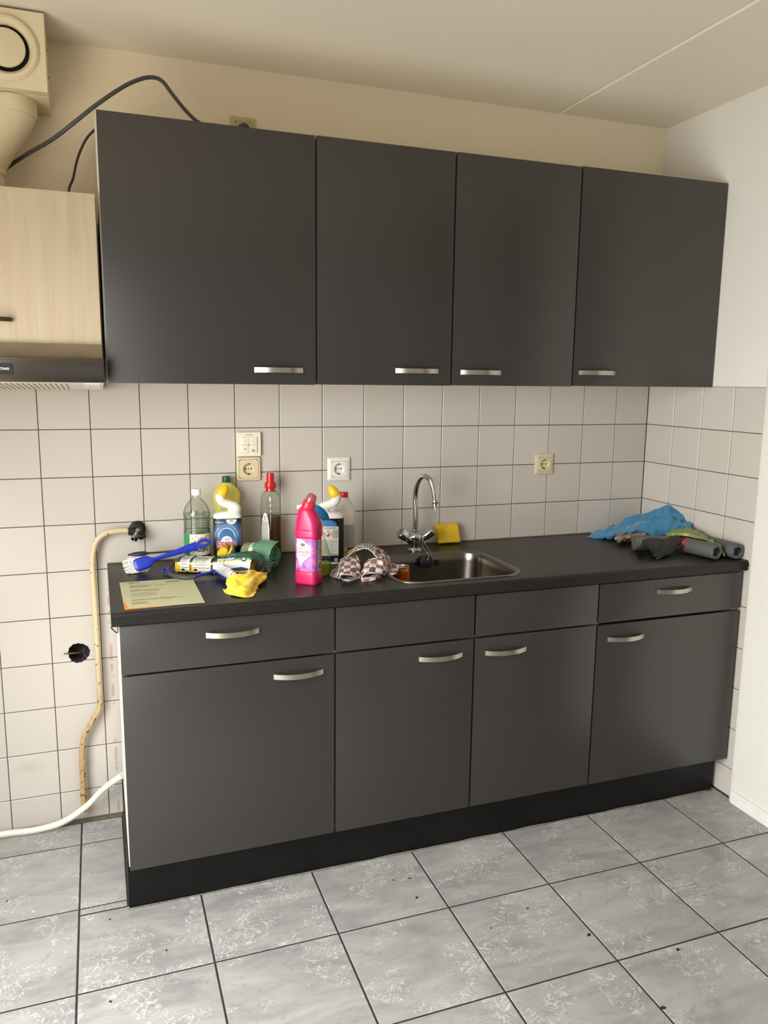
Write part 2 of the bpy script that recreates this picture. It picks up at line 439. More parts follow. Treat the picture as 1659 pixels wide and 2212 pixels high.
b.inputs['Base Color'].default_value = lin((190, 182, 168)); b.inputs['Metallic'].default_value = 1.0; b.inputs['Roughness'].default_value = 0.33
bumpn(nt, b, nz(nt, mp.outputs[0], 1.0, 3), 0.12, 0.0004)
M_NICKEL = mt
M_STEEL = M('brushed_steel', (122, 115, 105), 0.27, 1.0, bump=0.06, bscale=300)
M_CHROME = M('chrome', (205, 205, 206), 0.06, 1.0)
M_BLACK = M('black_plastic', (16, 16, 17), 0.4)
M_WHITEP = M('white_plastic', (236, 234, 228), 0.35)
M_DARK = M('dark_void', (8, 8, 9), 0.9)
# pale maple
mt, nt, b = nodes_mat('maple'); g = nt.nodes.new('ShaderNodeNewGeometry')
mp = nt.nodes.new('ShaderNodeMapping'); mp.inputs['Scale'].default_value = (22, 22, 1.6); nt.links.new(g.outputs['Position'], mp.inputs[0])
wn = nz(nt, mp.outputs[0], 1.4, 6, 1.2, 0.6)
nt.links.new(ramp(nt, wn, [(0.25, (188, 170, 142)), (0.5, (199, 182, 154)), (0.75, (207, 191, 165))]), b.inputs['Base Color']); b.inputs['Roughness'].default_value = 0.45
M_MAPLE = mt

# ------------------------------------------------------------------ the room shell
ZR = 1.3244; PT = 0.152                    # height of the first joint below the wall cabinets, tile pitch
def tile_mesh(name, x0, x1, z0, z1, th=0.006, bv=0.0014):
    """a flat tile in the xz plane, face at y=0 looking to -y, bevelled rim"""
    bm = bmesh.new()
    rb = [bm.verts.new((x, th, z)) for x, z in ((x0, z0), (x1, z0), (x1, z1), (x0, z1))]
    rm = [bm.verts.new((x, bv * .7, z)) for x, z in ((x0, z0), (x1, z0), (x1, z1), (x0, z1))]
    rf = [bm.verts.new((x, 0, z)) for x, z in ((x0 + bv, z0 + bv), (x1 - bv, z0 + bv), (x1 - bv, z1 - bv), (x0 + bv, z1 - bv))]
    for a, c in ((rb, rm), (rm, rf)):
        for i in range(4): bm.faces.new((a[i], a[(i + 1) % 4], c[(i + 1) % 4], c[i]))
    bm.faces.new(rf)
    bmesh.ops.recalc_face_normals(bm, faces=bm.faces[:])
    return mesh_keep(bm, name)
HX, HZ, HR = -2.1985, 0.592, 0.0335         # the ragged hole in the tiled wall
hole = [(HX + (HR * (1 + 0.035 * math.sin(3 * a + 1) + 0.03 * math.sin(13 * a))) * math.cos(a), HZ + HR * (1 + 0.035 * math.sin(3 * a + 1) + 0.03 * math.sin(13 * a)) * math.sin(a)) for a in [i * 2 * PI / 48 for i in range(48)]]
bm = bmesh.new()
X0, X1, TH = ROOM_X0, 0.0, 0.0022
# backing with the hole: square ring bridged to the round hole, strips around
S = 0.06
ring_i = [bm.verts.new((x, TH, z)) for x, z in hole]
ring_o = []
for x, z in hole:
    dx, dz = x - HX, z - HZ; k = S / max(abs(dx), abs(dz)); ring_o.append(bm.verts.new((HX + dx * k, TH, HZ + dz * k)))
ring_b = [bm.verts.new((x, 0.07, z)) for x, z in hole]
for i in range(48):
    j = (i + 1) % 48
    bm.faces.new((ring_i[i], ring_i[j], ring_o[j], ring_o[i])); bm.faces.new((ring_b[i], ring_b[j], ring_i[j], ring_i[i]))
bm.faces.new(ring_b)
ZT = ZR + PT
for (a, c, d, e) in ((X0, HX - S, -0.02, ZT), (HX + S, X1 + 0.01, -0.02, ZT), (HX - S, HX + S, -0.02, HZ - S), (HX - S, HX + S, HZ + S, ZT)):
    bm.faces.new([bm.verts.new(p) for p in ((a, TH, d), (c, TH, d), (c, TH, e), (a, TH, e))])
box(bm, X0 - .1, X1 + .12, 0.075, 0.16, -0.05, CEIL + .1)
wall_back = obj('wall_back', bm, M_GROUT); wall_back['kind'] = 'structure'; wall_back['label'] = 'back wall of the kitchen, cream plaster over white tiles'
obj('plaster', B(X0 - .05, 0.1, 0.0005, 0.074, ZT + 0.0004, CEIL + .05), MP_BACK, wall_back)
TM = MATS['wall_tile']
gp = 0.0024
std = tile_mesh('wall_tile', gp / 2, PT - gp / 2, gp / 2, PT - gp / 2)
def bite_tile(x0, x1, z0, z1, z_hole):
    """tile whose edge is broken away around the hole"""
    top = z_hole > (z0 + z1) / 2
    pts = [p for p in hole if z0 < p[1] < z1]
    pts.sort()
    zz = z1 if top else z0
    lo, hi = pts[0], pts[-1]
    seq = [q for q in hole if z0 < q[1] < z1]
    # keep hole order, rotated so that it starts at the leftmost point
    cc = sorted(seq, key=lambda q: math.atan2(q[1] - HZ, q[0] - HX)) if top else sorted(seq, key=lambda q: (math.atan2(q[1] - HZ, q[0] - HX) + PI / 2) % (2 * PI))
    if top:   # hole bites from the tile's upper edge: arc runs left to right below
        P = [(x0, z0), (x1, z0), (x1, z1), (cc[-1][0], z1)] + cc[::-1] + [(cc[0][0], z1), (x0, z1)]
    else:     # bites from the lower edge: arc over the top
        P = [(x0, z0), (cc[-1][0], z0)] + cc[::-1] + [(cc[0][0], z0), (x1, z0), (x1, z1), (x0, z1)]
    bm = prism(bmesh.new(), P, 0.0, 0.006)
    bmesh.ops.recalc_face_normals(bm, faces=bm.faces[:])
    bmesh.ops.triangulate(bm, faces=[f for f in bm.faces if len(f.verts) > 4])
    return mesh_keep(bm, 'wall_tile')
nrow = 9
for k in range(-1, nrow):
    zb = ZR - (k + 1) * PT                  # lower edge of the row
    for c in range(-23, 0):
        xa = c * PT
        if xa > -2.12 and zb < 0.80: continue                 # wholly behind the base cabinets
        if xa + PT < ROOM_X0: continue
        if zb < 0:
            me = tile_mesh('wall_tile', gp / 2, PT - gp / 2, -zb + 0.004, PT - gp / 2)
        elif abs(xa + PT / 2 - HX) < PT / 2 and zb < HZ + HR and zb + PT > HZ - HR:
            me = bite_tile(xa + gp / 2, xa + PT - gp / 2, zb + gp / 2, zb + PT - gp / 2, HZ)
            obj('wall_tile', me, TM, wall_back); continue
        else: me = std
        obj('wall_tile', me, TM, wall_back, (xa, 0, zb))
# torn cable sleeve and wire in the hole
bm = bmesh.new(); tube(bm, [(HX - 0.046, -0.004, HZ + 0.003), (HX - 0.02, -0.003, HZ + 0.002), (HX + 0.004, 0.02, HZ - 0.004), (HX + 0.012, 0.06, HZ)], 0.0022, 6)
obj('loose_wire', bm, M('brown_wire', (120, 86, 66), 0.6), wall_back, smooth=40)
bm = bmesh.new(); tube(bm, [(HX + 0.024, 0.002, HZ - 0.02), (HX + 0.015, 0.012, HZ - 0.006), (HX + 0.018, 0.03, HZ + 0.012), (HX, 0.06, HZ + 0.016)], 0.0025, 6)
obj('loose_wire', bm, M('blue_wire', (40, 48, 92), 0.6), wall_back, smooth=40)

# right wall: tiles run to the plaster edge
RT = 1.480
wall_right = obj('wall_right', B(TH, 0.12, ROOM_Y0 - .1, 0.16, -0.05, CEIL + .1), M_GROUT); wall_right['kind'] = 'structure'
wall_right['label'] = 'right side wall, white plaster above and beside white tiles'
obj('plaster', B(0.0004, 0.11, ROOM_Y0, 0.0, RT, CEIL + .05), MP_RIGHT, wall_right)
bm = bmesh.new()
# thicker plaster from the tile edge to the front, softly rounded corner
pf = [(0.0005, -0.6035), (-0.004, -0.606), (-0.011, -0.610), (-0.0145, -0.616), (-0.0155, -0.624), (-0.016, ROOM_Y0), (0.02, ROOM_Y0), (0.02, -0.6035)]
lo = [bm.verts.new((x, y, 0)) for x, y in pf]; hi = [bm.verts.new((x, y, CEIL + .02)) for x, y in pf]
for i in range(len(pf)): bm.faces.new((lo[i], lo[(i + 1) % len(pf)], hi[(i + 1) % len(pf)], hi[i]))
bm.faces.new(lo); bm.faces.new(hi[::-1])
obj('plaster', bm, MP_RIGHT, wall_right, smooth=50)
rw_edges = [0.0, 0.157, 0.309, 0.462, 0.6035]
rzs = [ZR - k * PT for k in range(-1, nrow + 1)]
for k in range(len(rzs) - 1):
    z1, z0 = rzs[k], max(rzs[k + 1], 0.004)
    if k == 0: z1 = RT
    if z1 < 0.01: continue
    for j in range(4):
        if z1 < 0.88 and j < 3: continue
        me = tile_mesh('wall_tile', rw_edges[j] + gp / 2, rw_edges[j + 1] - (gp / 2 if j < 3 else 0), z0 + gp / 2, z1 - gp / 2)
        o = obj('wall_tile', me, TM, wall_right); o.rotation_euler = (0, 0, -PI / 2)
base = obj('baseboard_right', B(-0.024, -0.0155, ROOM_Y0, -0.628, 0.0, 0.048, 0.003), M('baseboard_white', (232, 230, 224), 0.5, var=0.05, vscale=25)); base['kind'] = 'structure'

# unseen walls close the room; the left one has the glazed door, the rear one a window
GLASS = clear_mat('window_glass', (250, 252, 252), 0.02, rim=0.9)
wl = bmesh.new()
box(wl, ROOM_X0 - .12, ROOM_X0, ROOM_Y0, -2.60, 0, CEIL); box(wl, ROOM_X0 - .12, ROOM_X0, -1.00, 0.16, 0, CEIL)
box(wl, ROOM_X0 - .12, ROOM_X0, -2.60, -1.00, 2.15, CEIL); box(wl, ROOM_X0 - .12, ROOM_X0, -2.60, -1.00, 0, 0.15)
o = obj('wall_left', wl, MP_REAR); o['kind'] = 'structure'
wr = bmesh.new()
box(wr, ROOM_X0 - .12, -2.0, ROOM_Y0 - .12, ROOM_Y0, 0, CEIL); box(wr, -0.4, 0.12, ROOM_Y0 - .12, ROOM_Y0, 0, CEIL)
box(wr, -2.0, -0.4, ROOM_Y0 - .12, ROOM_Y0, 2.15, CEIL); box(wr, -2.0, -0.4, ROOM_Y0 - .12, ROOM_Y0, 0, 0.85)
o = obj('wall_front', wr, MP_REAR); o['kind'] = 'structure'
MF = M('window_frame_white', (235, 235, 232), 0.4)
def window(name, axis, a0, a1, z0, z1, pos):
    e = bpy.data.objects.new(name, None); COL.objects.link(e); e['kind'] = 'structure'
    bm = bmesh.new()
    for (p, q, r, s) in ((a0, a0 + .07, z0, z1), (a1 - .07, a1, z0, z1), (a0, a1, z0, z0 + .07), (a0, a1, z1 - .07, z1), ((a0 + a1) / 2 - .04, (a0 + a1) / 2 + .04, z0, z1)):
        if axis == 'x': box(bm, pos - .03, pos + .03, p, q, r, s)
        else: box(bm, p, q, pos - .03, pos + .03, r, s)
    obj('window_frame', bm, MF, e)
    bm = B(pos - .004, pos + .004, a0 + .05, a1 - .05, z0 + .05, z1 - .05) if axis == 'x' else B(a0 + .05, a1 - .05, pos - .004, pos + .004, z0 + .05, z1 - .05)
    obj('pane', bm, GLASS, e)
window('window_1', 'x', -2.60, -1.00, 0.15, 2.15, ROOM_X0 - .06)
window('window_2', 'y', -2.0, -0.4, 0.85, 2.15, ROOM_Y0 - .06)

# unseen door added so the wall cabinets reflect a dark surface
d1 = bpy.data.objects.new('added_dark_door', None); COL.objects.link(d1); d1['kind'] = 'structure'; d1.location = (-0.02, -1.85, 0)
M_ADDED_DOOR = M('added_door_brown', (44, 32, 25), 0.5, var=0.15, vscale=12)
obj('leaf', B(-.012, .0, -.44, .44, .008, 2.06, .002, 1), M_ADDED_DOOR, d1)
bm = bmesh.new()
for (a, c, e, f) in ((-.52, -.445, 0, 2.44), (.445, .52, 0, 2.44), (-.445, .445, 2.065, 2.12), (-.445, .445, 2.40, 2.44)): box(bm, -.022, .0, a, c, e, f)
obj('frame', bm, M_ADDED_DOOR, d1)
obj('added_transom', B(-.010, .0, -.444, .444, 2.121, 2.399), M_ADDED_DOOR, d1)  # added above the leaf to darken the cabinet reflections further

# ceiling slabs with the open joint between them
bm = bmesh.new()
prism(bm, [(ROOM_X0 - .1, CEIL), (-0.491, CEIL), (-0.487, CEIL + .006), (-0.487, CEIL + .2), (ROOM_X0 - .1, CEIL + .2)], ROOM_Y0 - .1, 0.1)
prism(bm, [(-0.470, CEIL + .001), (0.1, CEIL + .001), (0.1, CEIL + .2), (-0.484, CEIL + .2), (-0.484, CEIL + .013)], ROOM_Y0 - .1, 0.1)
o = obj('ceiling', bm, MP_CEIL); o['kind'] = 'structure'; o['label'] = 'off white ceiling slabs with a groove between them'

# floor: every tile is a piece of its own over a dark joint bed
floor = obj('floor', B(ROOM_X0 - .1, 0.1, ROOM_Y0 - .1, 0.06, -0.08, -0.0012), M_FGROUT); floor['kind'] = 'structure'; floor['label'] = 'marbled grey floor tiles with dark joints'
FT = MATS['floor_tile']
fx = [-2.217 - .3315 * k for k in range(4, 0, -1)] + [-2.217, -1.884, -1.5515, -1.222, -0.892, -0.5615, -0.2335, 0.0]
fx[0] = ROOM_X0
fy = [-0.02, -0.153, -0.487, -0.820, -1.156] + [-1.156 - .3355 * k for k in range(1, 11)]
def ftile(x0, x1, y0, y1):
    g2 = 0.0026
    me = tile_mesh('floor_tile', x0 + g2, x1 - g2, y0 + g2, y1 - g2, 0.008, 0.0011)
    for v in me.vertices: v.co = Vector((v.co.x, v.co.z, -v.co.y))
    me.flip_normals()
    obj('floor_tile', me, FT, floor)
for i in range(len(fx) - 1):
    for j in range(len(fy) - 1):
        x0, x1, y1, y0 = fx[i], fx[i + 1], fy[j], fy[j + 1]
        if y0 < ROOM_Y0: continue
        if y1 > -0.48 and x0 >= -2.22:
            if i == fx.index(-2.217) and y1 > -0.48: ftile(x0, -2.0865, y0, y1)
            continue
        if j == 2:
            if x0 == -2.217:
                ftile(x0, -2.0865, -0.5155, y1); ftile(x0, x1, y0, -0.5165)
            elif x0 < -2.217: ftile(x0, x1, y0, y1)
            else: ftile(x0, x1, y0, -0.5)
            continue
        ftile(x0, x1, y0, y1)
obj('mortar', B(ROOM_X0, -2.085, -0.019, 0.0015, -0.002, 0.004, .001, 1), M('mortar_olive', (104, 96, 78), 0.9, var=0.25, vscale=50, bump=0.6, bscale=120), floor)
# crumbs left on the floor
MCR = M('crumb_dark', (30, 28, 26), 0.8)
crumbs = [(-2.137, -.56, .006, 'off the left corner of the black plinth'), (-1.999, -.735, .007, 'in front of the left base cabinet'), (-2.141, -.87, .008, 'near the lower left joint, a flat dark flake'),
          (-1.329, -.654, .007, 'left one of a pair below the second base cabinet'), (-1.28, -.661, .008, 'right one of a pair below the second base cabinet'), (-0.908, -1.05, .012, 'long curled one beside a joint in the right half'),
          (-0.716, -1.176, .011, 'thick round one furthest to the right'), (-1.011, -.899, .007, 'in the middle of a tile below the third base cabinet'), (-1.149, -.938, .006, 'just right of the middle joint crossing'),
          (-1.294, -.752, .009, 'flat one below the pair near the plinth'), (-0.886, -1.326, .012, 'on the joint at the lower right edge of the view'), (-2.413, -.383, .006, 'furthest left, near the white hose')]
for i, (x, y, s, wh) in enumerate(crumbs):
    s *= 0.62
    bm = bmesh.new(); bmesh.ops.create_icosphere(bm, subdivisions=1, radius=1)
    rr = random.Random(i)
    for v in bm.verts: v.co = Vector((v.co.x * s * (.7 + .5 * rr.random()), v.co.y * s * (.4 + .4 * rr.random()), max(0.0, (v.co.z + .6) * s * .35)))
    o = obj('debris_crumb', bm, MCR, None, (x, y, 0.0002)); o.rotation_euler = (0, 0, rr.random() * 6)
    tag(o, 'dark floor crumb, ' + wh, 'crumb', 'crumbs on the floor')

# ------------------------------------------------------------------ kitchen units
def bow_handle(parent, xc, y, zc, length=0.142, h=0.0145, depth=0.026):
    """curved flat bar; ends stand on the front"""
    bm = bmesh.new(); N = 20; rings = []
    for i in range(N + 1):
        t = -1 + 2 * i / N; x = t * length / 2; d = depth * (1 - t * t) ** 0.8 + 0.001 if abs(t) < 1 else 0.001
        d0 = 0.0045 + (depth - 0.0045) * (1 - abs(t) ** 2.2)
        th = 0.0045
        tgt = -(depth - 0.0045) * 2.2 * math.copysign(abs(t) ** 1.2, t) / (length / 2)
        nrm = Vector((-tgt, 1, 0)).normalized()
        c = Vector((x, -d0, 0))
        rings.append([c + Vector((nrm.x * s * th / 2, -nrm.y * s * th / 2, q * h / 2)) for s, q in ((1, -1), (1, 1), (-1, 1), (-1, -1))])
    rings_mesh(bm, rings)
    bmesh.ops.bevel(bm, geom=[e for e in bm.edges if abs((e.verts[0].co - e.verts[1].co).z) < 1e-4 and e.is_manifold and e.calc_face_angle(0) > 1.0], offset=0.0006, segments=1, affect='EDGES')
    for s in (-1, 1): box(bm, s * (length / 2 - 0.006) - .005, s * (length / 2 - 0.006) + .005, -0.0045, 0.0, -h / 2 + .001, h / 2 - .001)
    return obj('handle', bm, M_NICKEL, parent, (xc, y, zc), smooth=35)
def front(name, parent, x0, x1, z0, z1, yf, th=0.018):
    return obj(name, B(x0, x1, yf, yf + th, z0, z1, 0.0016, 2), M_FRONT, parent, smooth=35)

# wall cabinets 60-45-45-60
YU = -0.3555
wx = [-2.076, -1.4845, -1.0435, -0.5955, -0.0035]
wz = [(1.4722, 2.1735), (1.4735, 2.1745), (1.4748, 2.1755), (1.4770, 2.178)]
wl_lab = ['wide dark grey wall cabinet next to the maple hood cabinet', 'narrow dark grey wall cabinet, second from the hood, handle at its lower right', 'narrow dark grey wall cabinet above the sink, handle at its lower left', 'wide dark grey wall cabinet against the right side wall']
whx = [-1.5995, -1.1625, -0.941, -0.502]; whz = [1.514, 1.518, 1.5165, 1.5215]
for i in range(4):
    x0, x1 = wx[i], wx[i + 1]; z0, z1 = wz[i]
    t = thing('wall_cabinet', wl_lab[i], 'cabinet', ((x0 + x1) / 2, -0.17, z0), group='wall cabinets over the worktop')
    ox, oy, oz = t.location
    bm = bmesh.new(); th = 0.016
    xl, xr = x0 + 0.0007, x1 - 0.0007
    if i == 0: xl -= 0.002
    for (a, c, d, e) in ((xl, xl + th, z0 + .002, z1 - .004), (xr - th, xr, z0 + .002, z1 - .004)): box(bm, a - ox, c - ox, YU + .0195 - oy, -0.001 - oy, d - oz, e - oz)
    box(bm, xl + th - ox, xr - th - ox, YU + .0195 - oy, -0.001 - oy, .002, .018); box(bm, xl + th - ox, xr - th - ox, YU + .0195 - oy, -0.001 - oy, z1 - .02 - oz, z1 - .004 - oz)
    box(bm, xl + th - ox, xr - th - ox, -0.009 - oy, -0.001 - oy, .018, z1 - .02 - oz)
    obj('body', bm, M_CARC, t)
    g_ = 0.0024
    d = front('door', t, x0 + g_ - ox, x1 - g_ - ox, 0.0, z1 - oz, YU - oy)
    bow_handle(d, whx[i] - ox, YU - oy, whz[i] - oz)

# base cabinets
YB = -0.579
bx = [-2.080, -1.4915, -1.0445, -0.599, -0.0075]
bl_lab = ['wide grey base cabinet at the left end, handled drawer above a door', 'grey base cabinet with a blank panel above a door handled at its right', 'grey base cabinet with a blank panel above a door handled at its left', 'wide grey base cabinet at the right wall, handled drawer above a door']
bhx = [-1.6005, -1.159, -0.936, -0.4865]; bhz = [0.6615, 0.6635, 0.658, 0.6555]
for i in range(4):
    x0, x1 = bx[i], bx[i + 1]
    t = thing('base_cabinet', bl_lab[i], 'cabinet', ((x0 + x1) / 2, -0.30, 0.0), group='base cabinets under the worktop')
    ox, oy, oz = t.location
    bm = bmesh.new(); th = 0.016; zb0, zb1 = 0.1475, 0.8492
    xl, xr = x0 + 0.0007, x1 - 0.0007
    for q, a in enumerate((xl, xr - th)): box(bm, a - ox, a + th - ox, YB + .0195 - oy, -0.03 - oy, zb0, 0.715 if (i, q) in ((1, 1), (2, 0)) else zb1)
    box(bm, xl + th - ox, xr - th - ox, YB + .0195 - oy, -0.03 - oy, zb0, zb0 + th)
    box(bm, xl + th - ox, xr - th - ox, -0.042 - oy, -0.034 - oy, zb0 + th, zb1)
    box(bm, xl + th - ox, xr - th - ox, YB + .0195 - oy, YB + 0.026 - oy, zb1 - .02, zb1)
    obj('body', bm, M_CARC, t)
    g_ = 0.0028
    hd = i in (0, 3)
    dr = front('drawer' if hd else 'blank_panel', t, x0 + g_ - ox, x1 - g_ - ox, 0.7115, 0.8455 - 0.0008 * i, YB - oy)
    if hd: bow_handle(dr, (-1.7845 if i == 0 else -0.3015) - ox, YB - oy, 0.802)
    d = front('door', t, x0 + g_ - ox, x1 - g_ - ox, 0.1465 - 0.0015 * (i == 3), 0.7065 - (0.003 if i == 3 else 0), YB - oy)
    bow_handle(d, bhx[i] - ox, YB - oy, bhz[i])

# plinth with its return along the left side
bm = bmesh.new()
box(bm, -2.084, -0.024, -0.532, -0.517, 0.0005, 0.146, 0.001, 1); box(bm, -2.084, -2.070, -0.517, -0.02, 0.0005, 0.146, 0.001, 1)
o = obj('plinth', bm, M_PLINTH)
rr = random.Random(3); bm = bmesh.new(); tube(bm, [(-2.086 + k * .0515, -0.5335 - rr.random() * .002, .0018) for k in range(41)], [.0012 + rr.random() * .0024 for k in range(41)], 6, 2)
obj('sealant', bm, M('sealant_dirty', (112, 106, 95), 0.8, var=0.25, vscale=60), o, smooth='all')
tag(o, 'black plinth board under the base cabinets', 'plinth')

# worktop with the sink cut-out and a rounded front edge
ZW = 0.886; YWF = -0.594; WX0, WX1 = -2.0965, -0.0008
SX0, SX1, SY0, SY1 = -1.280, -0.838, -0.548, -0.158
bm = bmesh.new()
r = 0.011; tw = 0.036
prof = [(0.0, ZW)] + [(YWF + r - r * math.sin(a), ZW - r + r * math.cos(a)) for a in [k * PI / 2 / 6 for k in range(7)]] + [(YWF, ZW - tw + .003), (YWF + .003, ZW - tw), (0.0, ZW - tw)]
hole_r = rrect((SX0 + SX1) / 2, (SY0 + SY1) / 2, SX1 - SX0 - .024, SY1 - SY0 - .024, 0.075, ZW, 8)
yt = prof[1][0]
ov = [bm.verts.new(p) for p in ((WX0, yt, ZW), (WX1, yt, ZW), (WX1, 0, ZW), (WX0, 0, ZW))]
iv = [bm.verts.new(p) for p in hole_r]
es = [bm.edges.new((ov[i], ov[(i + 1) % 4])) for i in range(4)] + [bm.edges.new((iv[i], iv[(i + 1) % len(iv)])) for i in range(len(iv))]
bmesh.ops.triangle_fill(bm, use_beauty=True, use_dissolve=False, edges=es)
iv2 = [bm.verts.new(p - Vector((0, 0, tw))) for p in hole_r]
for i in range(len(iv)): bm.faces.new((iv[i], iv[(i + 1) % len(iv)], iv2[(i + 1) % len(iv)], iv2[i]))
A_ = [bm.verts.new((WX0, y, z)) for y, z in prof[1:-1]]; B_ = [bm.verts.new((WX1, y, z)) for y, z in prof[1:-1]]
for i in range(len(A_) - 1): bm.faces.new((A_[i], A_[i + 1], B_[i + 1], B_[i]))
for xs in (WX0, WX1): bm.faces.new([bm.verts.new((xs, y, z)) for y, z in prof])
bmesh.ops.remove_doubles(bm, verts=bm.verts[:], dist=1e-5)
worktop = obj('worktop', bm, M_TOP, smooth=35); tag(worktop, 'long dark slate-look kitchen worktop with a rounded front edge', 'worktop')
o = obj('edge_band', B(WX0 - .0016, WX0 - .0002, YWF + .004, -0.002, ZW - tw + .001, ZW - .0005), M('edge_band_grey', (120, 118, 112), 0.4), worktop)
bm = bmesh.new(); tube(bm, [(WX0 - .001, YWF + .012, ZW - tw), (WX0 + .002, YWF + .02, ZW - tw - .010), (WX0 + .012, YWF + .025, ZW - tw - .022), (WX0 + .0148, YWF + .025, ZW - tw - .019), (WX0 + .0148, YWF + .025, ZW - tw - .001)], 0.0018, 8)
obj('bracket', bm, M_STEEL, worktop, smooth=50)
bm = bmesh.new(); box(bm, WX0, WX1 - .003, -0.0035, -0.0002, ZW + .0002, ZW + .0035, 0.001, 1)
obj('sealant', bm, M('sealant_beige', (150, 136, 104), 0.5), worktop)

# ------------------------------------------------------------------ sink, tap, plug
SCX, SCY = (SX0 + SX1) / 2, (SY0 + SY1) / 2; SW, SH = SX1 - SX0, SY1 - SY0
sink = thing('sink', 'stainless steel sink basin let into the dark worktop', 'sink', (SCX, SCY, ZW))
bm = bmesh.new()
rings = []
for (ins, r_, z) in ((0.0, .084, .0004), (0.001, .083, .0026), (0.012, .074, .0034), (0.016, .070, .0018), (0.019, .067, -.004), (0.022, .066, -.03), (0.026, .066, -.115), (0.034, .06, -.138), (0.055, .05, -.150), (0.12, .03, -.153)):
    rings.append(rrect(0, 0, SW - 2 * ins, SH - 2 * ins, min(r_, (SH - 2 * ins) / 2 - .001), z, 10))
rings_mesh(bm, rings, caps=False)
bm.faces.new([v for v in bm.verts][-len(rings[-1]):])
obj('basin', bm, M_STEEL, sink, smooth=50)
bm = bmesh.new(); lathe(bm, [(0.03, .0006), (0.03, .002), (0.022, .0025), (0.02, .0), (0.0, 0.0)], 28, center=(0, 0, -.1535))
obj('drain', bm, M_CHROME, sink, smooth=40)
yo = SH / 2 - 0.0245
for k in range(3):
    o = obj('overflow_slot', B(0.048 + k * .0068, 0.0515 + k * .0068, yo - .0006, yo + .002, -.041, -.021), M_BLACK, sink)
bm = bmesh.new()
for k in range(2): box(bm, -.035, .002, yo - .0004, yo + .001, -.031 - k * .003, -.030 - k * .003)
obj('stamp', bm, M('stamp_dark', (60, 56, 50), 0.4, 1.0), sink)

TX, TY = -1.0520, -0.100
tap = thing('kitchen_tap', 'chrome mixer tap with two knobs and a curved spout behind the sink', 'tap', (TX, TY, ZW))
bm = bmesh.new(); lathe(bm, [(0.0262, 0.0003), (0.0262, .003), (0.024, .0055), (0.0205, .008), (0.018, .012)], 32); obj('base_flange', bm, M_CHROME, tap, smooth=40)
bm = bmesh.new(); lathe(bm, [(0.0185, .008), (0.0185, .014), (0.0215, .026), (0.0255, .040), (0.027, .050), (0.024, .060), (0.0165, .066), (0.0125, .068), (0.0125, .075)], 36)
for s in (-1, 1): lathe(bm, [(0.0135, .004), (0.0135, .038)], 24, axis=(s * .79, -.12, .60), center=(s * .004, 0, .026))
obj('valve_body', bm, M_CHROME, tap, smooth=40)
for s in (-1, 1):
    ax = Vector((s * .79, -.12, .60)).normalized(); c = Vector((s * .004, 0, .026)) + ax * .037; u = ax.orthogonal().normalized(); v_ = ax.cross(u)
    bm = bmesh.new(); rings = []
    for h, r_ in ((0, .0145), (.002, .0155), (.006, .0165), (.030, .0195), (.0345, .0195), (.037, .0175), (.0372, .001)):
        rings.append([c + ax * h + (u * math.cos(a) + v_ * math.sin(a)) * r_ * (1 + (0.075 * math.cos(3 * a)) * min(1, h / .01)) for a in [k * 2 * PI / 42 for k in range(42)]])
    rings_mesh(bm, rings); obj('knob', bm, M_CHROME, tap, smooth=38)
bm = bmesh.new(); tip = aty(940, 1085, -0.185) - Vector((TX, TY, ZW)); top = aty(914.8, 1029, -0.145) - Vector((TX, TY, ZW))
O_ = Vector((TX, TY, ZW))
tube(bm, [(0, 0, .066), (0, 0, .11), (0, 0, .15)] + [aty(*q) - O_ for q in ((897, 1074, -.1), (899.5, 1051, -.108), (907, 1034.5, -.123), (917.5, 1028.5, -.146), (929, 1037, -.168), (936.5, 1057, -.181), (940, 1083, -.185))], 0.0092, 20, 8)
obj('spout', bm, M_CHROME, tap, smooth='all')
dn = Vector((.06, -.06, -1)).normalized()
bm = bmesh.new(); lathe(bm, [(0.0088, -.008), (0.0125, -.006), (0.0135, -.001), (0.0115, .002), (0.0115, .004), (0.0142, .006), (0.0142, .013), (0.0105, .0145), (0.0068, .015), (0.0068, .029), (0.005, .029)], 24, axis=dn, center=tip)
obj('aerator', bm, M_CHROME, tap, smooth=35)
bm = bmesh.new(); lathe(bm, [(0.0125, .066), (0.0135, .067), (0.0135, .071), (0.0115, .073)], 24); obj('spout_ring', bm, M_CHROME, tap, smooth=35)

pl = aty(920, 1212.5, -0.1945)
plug = thing('sink_plug', 'black rubber plug hanging in the sink on a ball chain', 'plug', pl)
bm = bmesh.new(); ax = Vector((-.12, -1, .12))
lathe(bm, [(0.017, -.008), (0.0195, -.006), (0.021, .004), (0.0235, .005), (0.0235, .009), (0.021, .0105), (0.001, .0105)], 30, axis=ax); obj('stopper', bm, M('rubber_black', (14, 14, 14), 0.55), plug, smooth=40)
bm = bmesh.new(); tube(bm, [(-.004, -.0105, -.004), (-.003, -.015, .006), (.001, -.016, .010), (.005, -.015, .006), (.006, -.0105, -.004)], 0.0011, 8); obj('ring', bm, M_CHROME, plug, smooth='all')
def beads(path, rad=0.0015, gap=0.0036):
    bm = bmesh.new(); Q = cr(path, 30); acc = 0; last = Q[0]; put = [Q[0]]
    for q in Q[1:]:
        acc += np.linalg.norm(q - last); last = q
        if acc >= gap: put.append(q); acc = 0
    for q in put: bmesh.ops.create_icosphere(bm, subdivisions=1, radius=rad, matrix=Matrix.Translation(Vector(q)))
    return bm
c0 = Vector((TX + .0215, TY - .018, ZW + .046)) - pl
obj('ball_chain', beads([c0, (c0.x * .75 - .002, c0.y * .8, c0.z * .6), (-.001, -.022, .03), (.001, -.0165, .010)]), M_CHROME, plug, smooth='all')
